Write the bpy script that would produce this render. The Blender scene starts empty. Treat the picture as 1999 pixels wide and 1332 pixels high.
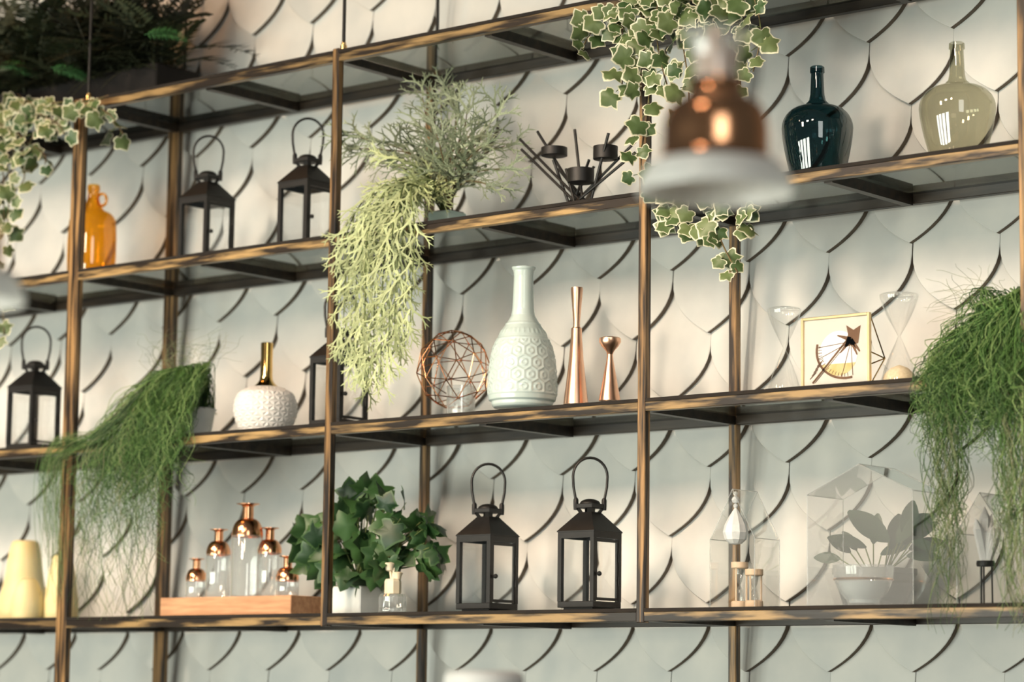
import bpy, math, random
from mathutils import Vector, Matrix, noise
random.seed(11)
R = random.Random(5)
scn = bpy.context.scene
col = scn.collection
K = 0.85                      # metres per rack bay
ZO = 1.735                    # height of the lowest shelf
# ---------------------------------------------------------------- camera
F_PX = 5240.0; CX, CY = 999.5, 666.0
YAW, PITCH, ROLL = 0.69255, 0.13385, 0.01266
CAM = Vector((3.70726*K, -4.95305*K, -0.2176*K + ZO))
_f = Vector((-math.sin(YAW), math.cos(YAW), 0)); _r = Vector((math.cos(YAW), math.sin(YAW), 0)); _u = Vector((0, 0, 1))
FW = _f*math.cos(PITCH) + _u*math.sin(PITCH); _u2 = _u*math.cos(PITCH) - _f*math.sin(PITCH)
RT = _r*math.cos(ROLL) + _u2*math.sin(ROLL); UP = _u2*math.cos(ROLL) - _r*math.sin(ROLL)
cd = bpy.data.cameras.new('camera'); cam = bpy.data.objects.new('camera', cd); col.objects.link(cam)
cd.sensor_width = 36; cd.lens = F_PX/1999*36; cd.clip_start = .05; cd.clip_end = 100
cam.matrix_world = Matrix(((RT.x, UP.x, -FW.x, CAM.x), (RT.y, UP.y, -FW.y, CAM.y), (RT.z, UP.z, -FW.z, CAM.z), (0, 0, 0, 1)))
cd.dof.use_dof = True; cd.dof.focus_distance = 5.3; cd.dof.aperture_fstop = 2.9
scn.camera = cam
# ---------------------------------------------------------------- world, lights, exposure
w = bpy.data.worlds.new('world'); scn.world = w; w.use_nodes = True
w.node_tree.nodes['Background'].inputs[0].default_value = (.92, 1.0, .95, 1); w.node_tree.nodes['Background'].inputs[1].default_value = .08
def area(name, loc, target, sx, sy, power, color):
    d = bpy.data.lights.new(name, 'AREA'); d.shape = 'RECTANGLE'; d.size = sx; d.size_y = sy; d.energy = power; d.color = color
    o = bpy.data.objects.new(name, d); col.objects.link(o); o.location = loc
    o.rotation_euler = (Vector(target) - Vector(loc)).to_track_quat('-Z', 'Y').to_euler(); return o
for i in range(4):            # daylight: a row of windows in the opposite wall
    area('daylight', (-4.8 + 1.75*i, -7.6, 1.0), (-4.4 + 1.6*i, 0, 2.1), 1.25, 1.95, 128, (.96, 1.0, .87))
area('daylight', (6.4, -6.4, 3.3), (1.4, -2.0, 2.1), 2.2, 3.2, 120, (.98, 1.0, .95))      # one more window to the right, behind the photographer
for i in range(6):            # row of shaded warm lamps over the room, throwing their light downwards
    lamp = area('warm_lamp', (-3.6 + 1.0*i, -3.3, ZO + 1.55 + .4*(i % 3)), (-3.45 + 1.0*i, .3, ZO + .15), .36, .46, 8.5, (1.0, .76, .56))
    lamp.data.spread = math.radians(56)
area('warm_lamp', (-1.9, -.75, ZO + 2.25), (-1.6, .36, ZO + 1.5), .35, .35, 6, (1.0, .42, .10))
vs = scn.view_settings
vs.view_transform = 'Standard'; vs.look = 'None'; vs.gamma = 1; vs.exposure = -0.07; vs.use_curve_mapping = False

# ---------------------------------------------------------------- pixel <-> place helpers
def proj(p):
    d = Vector(p) - CAM; z = d.dot(FW)
    return CX + F_PX*d.dot(RT)/z, CY - F_PX*d.dot(UP)/z, z
def at(px, py, Y):
    v = FW + RT*((px - CX)/F_PX) - UP*((py - CY)/F_PX)
    return CAM + v*((Y - CAM.y)/v.y)
def ray(px, py, dist):
    v = FW + RT*((px - CX)/F_PX) - UP*((py - CY)/F_PX)
    return CAM + v*dist
def mpp(p): return proj(p)[2]/F_PX
ZS = [ZO + K*1.45992, ZO + K*.97334, ZO + K*.48482, ZO]        # shelf top heights, top shelf first
D = K*.38926; T = .0187; TA = .036; YW = K*.42
def stand(px, s, Y):
    a, b = 0.0, 1400.0
    for _ in range(40):
        m = (a + b)/2
        if at(px, m, Y).z > ZS[s]: a = m
        else: b = m
    p = at(px, a, Y); p.z = ZS[s]; return p
def prof(base, cx, rows):
    """rows of (pixel y, pixel width) from top to bottom -> lathe profile (r, z) bottom to top"""
    k = mpp(base); out = []
    for y, wd in reversed(rows):
        out.append((wd/2*k, max(0.0, at(cx, y, base.y).z - base.z)))
    out[0] = (out[0][0], 0.0)
    return out

# ---------------------------------------------------------------- materials (all procedural)
MATS = {}
def base_mat(name):
    m = bpy.data.materials.new(name); m.use_nodes = True; MATS[name] = m
    nt = m.node_tree; return m, nt, nt.nodes['Principled BSDF']
def mat(name, c1, c2=None, rough=.5, metal=0., scale=20., stretch=(1, 1, 1), bump=0., lo=.35, hi=.65, rand=0., detail=4., coat=0., trans=0., sss=0.):
    m, nt, p = base_mat(name); n = nt.nodes; l = nt.links
    p.inputs['Roughness'].default_value = rough; p.inputs['Metallic'].default_value = metal
    if coat: p.inputs['Coat Weight'].default_value = coat
    if trans: p.inputs['Transmission Weight'].default_value = trans
    if sss:
        p.inputs['Subsurface Weight'].default_value = sss; p.inputs['Subsurface Radius'].default_value = (.01, .008, .004)
    tc = n.new('ShaderNodeTexCoord'); mp = n.new('ShaderNodeMapping'); mp.inputs['Scale'].default_value = stretch
    oi = n.new('ShaderNodeObjectInfo'); add = n.new('ShaderNodeVectorMath'); add.operation = 'ADD'
    mul = n.new('ShaderNodeMath'); mul.operation = 'MULTIPLY'; mul.inputs[1].default_value = 37.0
    l.new(oi.outputs['Random'], mul.inputs[0]); l.new(tc.outputs['Object'], mp.inputs[0]); l.new(mp.outputs[0], add.inputs[0]); l.new(mul.outputs[0], add.inputs[1])
    nz = n.new('ShaderNodeTexNoise'); nz.inputs['Scale'].default_value = scale; nz.inputs['Detail'].default_value = detail
    l.new(add.outputs[0], nz.inputs['Vector'])
    cr = n.new('ShaderNodeValToRGB'); cr.color_ramp.elements[0].position = lo; cr.color_ramp.elements[1].position = hi
    c2 = c2 or tuple(x*.85 for x in c1)
    cr.color_ramp.elements[0].color = (*c1, 1); cr.color_ramp.elements[1].color = (*c2, 1)
    l.new(nz.outputs[0], cr.inputs[0]); out = cr.outputs[0]
    if rand:
        hs = n.new('ShaderNodeHueSaturation'); mr = n.new('ShaderNodeMapRange')
        mr.inputs['To Min'].default_value = 1 - rand; mr.inputs['To Max'].default_value = 1 + rand
        l.new(oi.outputs['Random'], mr.inputs[0]); l.new(mr.outputs[0], hs.inputs['Value']); l.new(out, hs.inputs['Color']); out = hs.outputs[0]
    l.new(out, p.inputs['Base Color'])
    if bump:
        b = n.new('ShaderNodeBump'); b.inputs['Strength'].default_value = bump; b.inputs['Distance'].default_value = .003
        l.new(nz.outputs[0], b.inputs['Height']); l.new(b.outputs[0], p.inputs['Normal'])
    return m
def thin_glass(name, tint=(.96, .98, .97), refl=.06, edge=.75, rough=.02, haze=0., haze_col=(.9, .93, .93), power=3.0):
    """thin clear pane: transparent with Fresnel-like reflection growing to grazing angles"""
    m = bpy.data.materials.new(name); m.use_nodes = True; MATS[name] = m; nt = m.node_tree; n = nt.nodes; l = nt.links
    n.remove(n['Principled BSDF']); o = n['Material Output']
    lw = n.new('ShaderNodeLayerWeight'); lw.inputs[0].default_value = .5
    pw = n.new('ShaderNodeMath'); pw.operation = 'POWER'; pw.inputs[1].default_value = power
    mr = n.new('ShaderNodeMapRange'); mr.inputs['To Min'].default_value = refl; mr.inputs['To Max'].default_value = edge
    l.new(lw.outputs['Facing'], pw.inputs[0]); l.new(pw.outputs[0], mr.inputs[0])
    nz = n.new('ShaderNodeTexNoise'); nz.inputs['Scale'].default_value = 14.
    cr = n.new('ShaderNodeValToRGB'); cr.color_ramp.elements[0].color = (*tint, 1); cr.color_ramp.elements[1].color = (*[min(1, x*1.04) for x in tint], 1)
    l.new(nz.outputs[0], cr.inputs[0])
    tr = n.new('ShaderNodeBsdfTransparent'); l.new(cr.outputs[0], tr.inputs[0])
    gl = n.new('ShaderNodeBsdfGlossy'); gl.inputs['Roughness'].default_value = rough; gl.inputs[0].default_value = (.95, .97, .97, 1)
    mx = n.new('ShaderNodeMixShader'); l.new(mr.outputs[0], mx.inputs[0]); l.new(tr.outputs[0], mx.inputs[1]); l.new(gl.outputs[0], mx.inputs[2])
    out = mx.outputs[0]
    if haze:
        df = n.new('ShaderNodeBsdfDiffuse'); df.inputs[0].default_value = (*haze_col, 1)
        tl = n.new('ShaderNodeBsdfTranslucent'); tl.inputs[0].default_value = (*haze_col, 1)
        h0 = n.new('ShaderNodeMixShader'); h0.inputs[0].default_value = .4; l.new(df.outputs[0], h0.inputs[1]); l.new(tl.outputs[0], h0.inputs[2])
        hz = n.new('ShaderNodeMixShader'); hz.inputs[0].default_value = haze; l.new(out, hz.inputs[1]); l.new(h0.outputs[0], hz.inputs[2]); out = hz.outputs[0]
    l.new(out, o.inputs[0]); return m
def edge_leaf(name, inner, inner2, rim):
    """leaf with its own rim colour, read from the 'rim' attribute of the leaf mesh"""
    m, nt, p = base_mat(name); n = nt.nodes; l = nt.links
    oi = n.new('ShaderNodeObjectInfo'); cr = n.new('ShaderNodeValToRGB')
    cr.color_ramp.elements[0].color = (*inner, 1); cr.color_ramp.elements[1].color = (*inner2, 1); l.new(oi.outputs['Random'], cr.inputs[0])
    tc = n.new('ShaderNodeTexCoord'); nz = n.new('ShaderNodeTexNoise'); nz.inputs['Scale'].default_value = 60; l.new(tc.outputs['Object'], nz.inputs['Vector'])
    at_ = n.new('ShaderNodeAttribute'); at_.attribute_name = 'rim'
    ad = n.new('ShaderNodeMath'); ad.operation = 'ADD'; sb = n.new('ShaderNodeMath'); sb.operation = 'SUBTRACT'; sb.inputs[1].default_value = .5
    l.new(nz.outputs[0], sb.inputs[0]); l.new(sb.outputs[0], ad.inputs[0]); l.new(at_.outputs['Fac'], ad.inputs[1])
    st = n.new('ShaderNodeMapRange'); st.inputs['From Min'].default_value = .52; st.inputs['From Max'].default_value = .66; l.new(ad.outputs[0], st.inputs[0])
    mx = n.new('ShaderNodeMix'); mx.data_type = 'RGBA'; l.new(st.outputs[0], mx.inputs[0]); l.new(cr.outputs[0], mx.inputs[6]); mx.inputs[7].default_value = (*rim, 1)
    l.new(mx.outputs[2], p.inputs['Base Color']); p.inputs['Roughness'].default_value = .45
    return m
mat('tile', (.70, .70, .665), (.56, .585, .575), rough=.75, scale=7, bump=.12, rand=.05, lo=.3, hi=.7)
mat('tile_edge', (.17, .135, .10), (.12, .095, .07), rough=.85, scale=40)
mat('grout', (.16, .14, .12), rough=.9)
mat('frame_h', (.016, .010, .006), (.37, .245, .105), rough=.38, scale=22, stretch=(.3, 2.8, 2.8), lo=.44, hi=.62, rand=.25, bump=.2)
mat('frame_v', (.022, .014, .009), (.36, .21, .085), rough=.38, scale=22, stretch=(4., 4., .22), lo=.42, hi=.64, rand=.25, bump=.2)
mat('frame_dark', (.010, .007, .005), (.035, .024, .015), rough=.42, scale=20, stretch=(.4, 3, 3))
mat('lip', (.008, .006, .005), (.018, .013, .009), rough=.9)
mat('brass', (.75, .50, .22), (.60, .38, .15), rough=.25, metal=1.)
mat('gold', (.85, .58, .22), (.70, .45, .15), rough=.12, metal=1.)
mat('pale_gold', (.86, .70, .42), (.78, .60, .33), rough=.3, metal=.85)
mat('copper', (.90, .47, .26), (.80, .39, .20), rough=.20, metal=1.)
mat('copper_rose', (.95, .60, .42), (.90, .52, .35), rough=.30, metal=1.)
mat('black_metal', (.005, .0045, .004), (.010, .009, .008), rough=.5, scale=60)
mat('lantern_metal', (.0045, .0042, .004), (.009, .0085, .008), rough=.5, scale=50)
mat('white_ceramic', (.82, .80, .77), (.74, .72, .69), rough=.4)
mat('white_pot', (.74, .78, .77), (.66, .71, .70), rough=.45)
mat('mint_ceramic', (.57, .68, .66), (.51, .63, .61), rough=.22, coat=.4)
mat('mint_pot', (.55, .72, .68), (.48, .65, .61), rough=.4)
mat('wood_block', (.66, .37, .20), (.48, .24, .12), rough=.55, scale=14, stretch=(.6, 6, 6))
mat('pale_wood', (.80, .62, .45), (.70, .52, .36), rough=.55, scale=30)
mat('cream', (.84, .75, .58), (.78, .67, .48), rough=.5)
mat('frosted', (.86, .77, .46), (.80, .62, .28), rough=.45, scale=6, sss=.3, lo=.42, hi=.75)
mat('sand', (.82, .70, .50), (.72, .60, .40), rough=.9, scale=200)
mat('planter', (.0035, .002, .0015), (.007, .004, .003), rough=.85)
mat('black_pot', (.03, .03, .03), (.05, .05, .05), rough=.4)
mat('soil', (.03, .02, .012), (.06, .04, .02), rough=1., scale=80)
mat('stem', (.10, .055, .025), (.16, .12, .05), rough=.7)
mat('green_stem', (.10, .14, .04), (.16, .20, .07), rough=.6)
def blade_mat(name, cols):
    m, nt, p = base_mat(name); n = nt.nodes; l = nt.links
    a = n.new('ShaderNodeAttribute'); a.attribute_name = 'rim'; cr = n.new('ShaderNodeValToRGB')
    for i, c in enumerate(cols):
        e = cr.color_ramp.elements[i] if i < 2 else cr.color_ramp.elements.new(1)
        e.position = i/(len(cols) - 1); e.color = (*c, 1)
    l.new(a.outputs['Fac'], cr.inputs[0]); l.new(cr.outputs[0], p.inputs['Base Color']); p.inputs['Roughness'].default_value = .5
blade_mat('grass', ((.016, .055, .012), (.045, .125, .025), (.12, .25, .06), (.26, .38, .14)))
blade_mat('grass_thin', ((.05, .09, .03), (.13, .19, .07), (.24, .30, .14), (.36, .33, .20)))
mat('frond_pale', (.36, .44, .20), (.50, .55, .31), rough=.6, scale=30, rand=.25)
mat('frond_grey', (.13, .17, .09), (.33, .38, .26), rough=.6, scale=30, rand=.3)
mat('fern', (.006, .016, .005), (.03, .032, .010), rough=.7, rand=.6, scale=30)  # near-black greens: the lack of light in the mass is put into the colour
mat('fern_bright', (.05, .20, .05), (.03, .13, .04), rough=.6, scale=30)
mat('leaf_dark', (.010, .035, .014), (.025, .07, .025), rough=.5, rand=.5, scale=30)
edge_leaf('ivy_variegated', (.045, .095, .028), (.15, .20, .075), (.74, .73, .54))
edge_leaf('ivy_green', (.007, .032, .010), (.050, .125, .036), (.05, .11, .035))
mat('print_white', (.74, .70, .64), (.70, .66, .60), rough=.6)
mat('print_sky', (.93, .93, .92), (.88, .90, .91), rough=.6)
mat('print_field', (.62, .48, .17), (.74, .62, .33), rough=.6, scale=40)
mat('print_brown', (.14, .065, .028), (.19, .09, .04), rough=.6)
mat('pale_water', (.58, .66, .68), (.42, .50, .53), rough=.2, scale=25)
mat('crystal', (.90, .91, .92), (.80, .83, .84), rough=.35, scale=60, bump=.6)
mat('floor', (.30, .22, .15), (.20, .14, .09), rough=.5, scale=4, stretch=(1, 8, 1))
mat('lamp_white', (.88, .87, .85), (.84, .83, .80), rough=.6)
mat('milk_glass', (.86, .88, .87), (.80, .83, .83), rough=.15, coat=.5, sss=.2)
thin_glass('pane', (.97, .98, .98), .05, .6)
thin_glass('shelf_glass', (.36, .38, .35), .04, .6, .05, power=2.4)
thin_glass('clear', (.97, .98, .975), .05, .8, power=2.5)
thin_glass('clear_sheen', (.94, .96, .96), .10, .85, .05, haze=.16, power=1.7)  # white mixed in evenly, standing for bright highlight lines on the glass
thin_glass('hazy', (.96, .97, .97), .06, .85, .04, haze=.22, power=2.)
thin_glass('front_glare', (.96, .97, .97), .07, .85, .05, haze=.11, power=2.)  # milky white mixed into the pane's colour, standing for window glare
thin_glass('pendant_glass', (.95, .97, .97), .12, .9, .05, haze=.45, haze_col=(.92, .94, .92), power=1.8)
thin_glass('brim_glass', (.95, .97, .96), .12, .9, .06, haze=.80, haze_col=(.97, .97, .95), power=1.8)
def tinted(name, c, rough=.03):
    return mat(name, c, tuple(x*.85 for x in c), rough=rough, trans=1., scale=10)
thin_glass('teal_glass', (.10, .19, .21), .07, .55, .02, power=3.)
thin_glass('smoke_glass', (.66, .65, .55), .07, .55, .02, power=3.)
thin_glass('amber_glass', (.96, .62, .10), .09, .5, .05, haze=.24, haze_col=(.88, .42, .03), power=3.)

# ---------------------------------------------------------------- mesh builder
class MB:
    def __init__(s): s.v = []; s.f = []; s.rim = None
    def box(s, x0, x1, y0, y1, z0, z1):
        b = len(s.v)
        s.v += [(x, y, z) for x in (x0, x1) for y in (y0, y1) for z in (z0, z1)]
        s.f += [tuple(b + i for i in q) for q in ((0, 1, 3, 2), (4, 6, 7, 5), (0, 4, 5, 1), (2, 3, 7, 6), (0, 2, 6, 4), (1, 5, 7, 3))]
        return s
    def bevel_box(s, x0, x1, y0, y1, z0, z1, c):
        """box with chamfered edges"""
        b = len(s.v); P = {}
        for ix, x in enumerate((x0, x1)):
            for iy, y in enumerate((y0, y1)):
                for iz, z in enumerate((z0, z1)):
                    dx, dy, dz = c*(1 - 2*ix), c*(1 - 2*iy), c*(1 - 2*iz)
                    P[ix, iy, iz] = [len(s.v), len(s.v) + 1, len(s.v) + 2]
                    s.v += [(x, y + dy, z + dz), (x + dx, y, z + dz), (x + dx, y + dy, z)]
        def f(*k): s.f.append(tuple(k))
        for i in (0, 1):
            f(*[P[i, a, c_][0] for a, c_ in ((0, 0), (1, 0), (1, 1), (0, 1))]); f(*[P[a, i, c_][1] for a, c_ in ((0, 0), (1, 0), (1, 1), (0, 1))]); f(*[P[a, c_, i][2] for a, c_ in ((0, 0), (1, 0), (1, 1), (0, 1))])
            for j in (0, 1):
                f(P[0, i, j][1], P[1, i, j][1], P[1, i, j][2], P[0, i, j][2])
                f(P[i, 0, j][0], P[i, 1, j][0], P[i, 1, j][2], P[i, 0, j][2])
                f(P[i, j, 0][0], P[i, j, 1][0], P[i, j, 1][1], P[i, j, 0][1])
                for k in (0, 1): f(*P[i, j, k])
        return s
    def lathe(s, pr, seg=40, c=(0, 0, 0), cap0=True, cap1=False, rot=0.):
        b = len(s.v); n = len(pr)
        for r, z in pr:
            for k in range(seg):
                a = 2*math.pi*k/seg + rot
                s.v.append((c[0] + r*math.cos(a), c[1] + r*math.sin(a), c[2] + z))
        for i in range(n - 1):
            for k in range(seg):
                k2 = (k + 1) % seg
                s.f.append((b + i*seg + k, b + i*seg + k2, b + (i + 1)*seg + k2, b + (i + 1)*seg + k))
        if cap0: s.f.append(tuple(b + k for k in reversed(range(seg))))
        if cap1: s.f.append(tuple(b + (n - 1)*seg + k for k in range(seg)))
        return s
    def tube(s, pts, rad, seg=6, cap=True):
        pts = [Vector(p) for p in pts]; b = len(s.v); n = len(pts)
        if not isinstance(rad, (list, tuple)): rad = [rad]*n
        prev = None
        for i, p in enumerate(pts):
            t = (pts[min(i + 1, n - 1)] - pts[max(i - 1, 0)])
            if t.length < 1e-9: t = Vector((0, 0, 1))
            t.normalize()
            if prev is None:
                a = Vector((0, 0, 1)) if abs(t.z) < .9 else Vector((1, 0, 0))
                x = t.cross(a).normalized()
            else:
                x = prev - t*prev.dot(t)
                x = x.normalized() if x.length > 1e-6 else t.orthogonal().normalized()
            prev = x; y = t.cross(x)
            for k in range(seg):
                q = 2*math.pi*k/seg
                s.v.append(tuple(p + x*(rad[i]*math.cos(q)) + y*(rad[i]*math.sin(q))))
        for i in range(n - 1):
            for k in range(seg):
                k2 = (k + 1) % seg
                s.f.append((b + i*seg + k, b + i*seg + k2, b + (i + 1)*seg + k2, b + (i + 1)*seg + k))
        if cap:
            s.f.append(tuple(b + k for k in reversed(range(seg)))); s.f.append(tuple(b + (n - 1)*seg + k for k in range(seg)))
        return s
    def prism(s, poly, y0, y1, o=(0, 0)):
        """polygon in x,z extruded along y"""
        b = len(s.v); n = len(poly)
        s.v += [(o[0] + x, y0, o[1] + z) for x, z in poly] + [(o[0] + x, y1, o[1] + z) for x, z in poly]
        s.f.append(tuple(range(b, b + n))); s.f.append(tuple(reversed(range(b + n, b + 2*n))))
        for i in range(n):
            j = (i + 1) % n; s.f.append((b + i, b + n + i, b + n + j, b + j))
        return s
    def mesh(s, name, m, smooth=False):
        me = bpy.data.meshes.new(name); me.from_pydata([tuple(v) for v in s.v], [], s.f)
        if s.rim is not None:
            a = me.attributes.new('rim', 'FLOAT', 'POINT'); a.data.foreach_set('value', s.rim)
        if m: me.materials.append(MATS[m])
        if smooth:
            me.polygons.foreach_set('use_smooth', [True]*len(me.polygons))
            if smooth != 'all': me.set_sharp_from_angle(angle=math.radians(35))
        me.update(); return me
    def build(s, name, m, parent=None, smooth=False, loc=None):
        return link(name, s.mesh(name, m, smooth), parent, loc)
def link(name, me, parent=None, loc=None, mw=None):
    o = bpy.data.objects.new(name, me); col.objects.link(o)
    if parent is not None: o.parent = parent
    if loc is not None: o.location = loc
    if mw is not None: o.matrix_local = mw
    return o
def thing(name, label, cat, loc, group=None, rz=0.):
    o = bpy.data.objects.new(name, None); col.objects.link(o); o.location = loc; o.rotation_euler.z = rz; o.empty_display_size = .05
    o['label'] = label; o['category'] = cat
    if group: o['group'] = group
    return o
def tag(o, label, cat, group=None):
    o['label'] = label; o['category'] = cat
    if group: o['group'] = group
    return o

# ================================================================ the wall of overlapping scale tiles
back = MB().box(-6, 4.2, YW + .030, YW + .16, 0, 4.2).build('wall_back', 'grout'); back['kind'] = 'structure'; back['label'] = 'wall behind the shelves clad in overlapping pale pointed scale tiles'
PW, PH, TX0, TZ0 = .19717, .14182, -.5985, -.1170 + ZO
def bez(p0, p1, p2, p3, n):
    return [tuple((1 - t)**3*a + 3*t*(1 - t)**2*b + 3*t*t*(1 - t)*c + t**3*d for a, b, c, d in zip(p0, p1, p2, p3)) for t in [i/n for i in range(n + 1)]]
hw = PW/2 - .0004; ZSD = .120
arc = bez((hw, ZSD), (hw, ZSD - .058), (.050, .026), (0, 0), 9)
outline = [(hw, .268)] + arc + [(-x, z) for x, z in reversed(arc[:-1])] + [(-hw, .268)]
TT = .015
def tile_mesh():
    m = MB(); n = len(outline); sl = TT/PH
    ch = .0012
    inner = []
    for i, (x, z) in enumerate(outline):
        d = math.hypot(x, z - .13) or 1; inner.append((x - x/d*ch, z - (z - .13)/d*ch))
    m.v += [(x, sl*z, z) for x, z in inner] + [(x, sl*z + ch, z) for x, z in outline] + [(x, sl*z + TT, z) for x, z in outline]
    m.f.append(tuple(range(n)))
    for k in (0, n):
        for i in range(n):
            j = (i + 1) % n; m.f.append((k + i, k + n + i, k + n + j, k + j))
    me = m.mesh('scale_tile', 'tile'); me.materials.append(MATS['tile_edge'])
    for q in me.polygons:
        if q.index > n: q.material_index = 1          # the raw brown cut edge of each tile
    return me
tm = tile_mesh()
for j in range(-4, 14):
    for i in range(-26, 22):
        x = TX0 + PW*(i + (j % 2)/2); z = TZ0 + PH*j
        u, v, _ = proj((x, YW, z + .1))
        if -190 < u < 2190 and -150 < v < 1500 and z > .05:
            link('scale_tile', tm, back, (x + R.uniform(-.0008, .0008), YW + R.uniform(-.001, .001), z))
fl = MB().box(-6, 5, -8, YW + .16, -.05, 0).build('floor', 'floor'); fl['kind'] = 'structure'; fl['label'] = 'brown wooden floor of the room'

# ================================================================ the rack
rack = thing('shelving_rack', 'tall bronze-brown metal rack with glass shelves hung before the tiled wall', 'shelf rack', (0, 0, 0))
XP = [K*(k - 2) for k in (-1, 0, 1, 2, 3)]          # right edge of each upright (second is the double one)
WP = [T, TA, T, T, T]
XL = []; XR = []
for k, x in enumerate(XP):
    xr = x + ((TA - T)/2 if WP[k] == TA else 0); XR.append(xr); XL.append(xr - WP[k])
for k in range(5):
    zb = 0 if k in (0, 1) else ZS[3] - .028
    MB().bevel_box(XL[k], XR[k], 0, T, zb, ZS[0] + .004, .0015).build('post', 'frame_v', rack)
    if WP[k] == TA:
        MB().box(XL[k] + TA/2 - .001, XL[k] + TA/2 + .001, -.0012, 0, zb, ZS[0]).build('post_seam', 'lip', rack)
    MB().bevel_box(XL[k], XR[k], D - T, D, 0, ZS[0] + .004, .0015).build('post', 'frame_v', rack)
LIP, HB = .0070, .0185
for s in range(4):
    z = ZS[s]
    for b in range(4):
        xa, xb = XR[b], XL[b + 1]
        MB().bevel_box(xa, xb, .001, T + .001, z - LIP - HB, z - LIP, .001).build('front_beam', 'frame_h', rack)
        MB().box(xa, xb, .0002, T, z - LIP, z).build('shelf_lip', 'lip', rack)
        MB().bevel_box(xa, xb, D - T, D - .001, z - LIP - HB, z - .002, .001).build('back_beam', 'frame_dark', rack)
        xm = (xa + xb)/2
        MB().box(xm - T/2, xm + T/2, T + .001, D - T, z - LIP - HB - .003, z - LIP).build('cross_bar', 'frame_dark', rack)
        for x0, x1 in ((xa, xb),):
            MB().box(x0 + .001, x1 - .001, T + .001, D - T - .001, z - LIP, z - .0003).build('glass_shelf', 'shelf_glass', rack)
    for k in range(5):
        MB().box(XR[k] - T, XR[k], T, D - T, z - LIP - HB, z - LIP).build('cross_bar', 'frame_dark', rack)
for k in range(5):
    for Y in (T/2, D - T/2):
        x = XR[k] + .006
        MB().lathe([(.004, 0), (.004, 1.2)], 10, (x, Y, ZS[0] - .01)).build('hanging_rod', 'black_metal', rack, True)
        MB().lathe([(.004, -.008), (.0075, -.008), (.0075, .004), (.005, .006), (.0055, .010), (.004, .012)], 12, (x, Y, ZS[0] + .006)).build('rod_nut', 'brass', rack, True)


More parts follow.
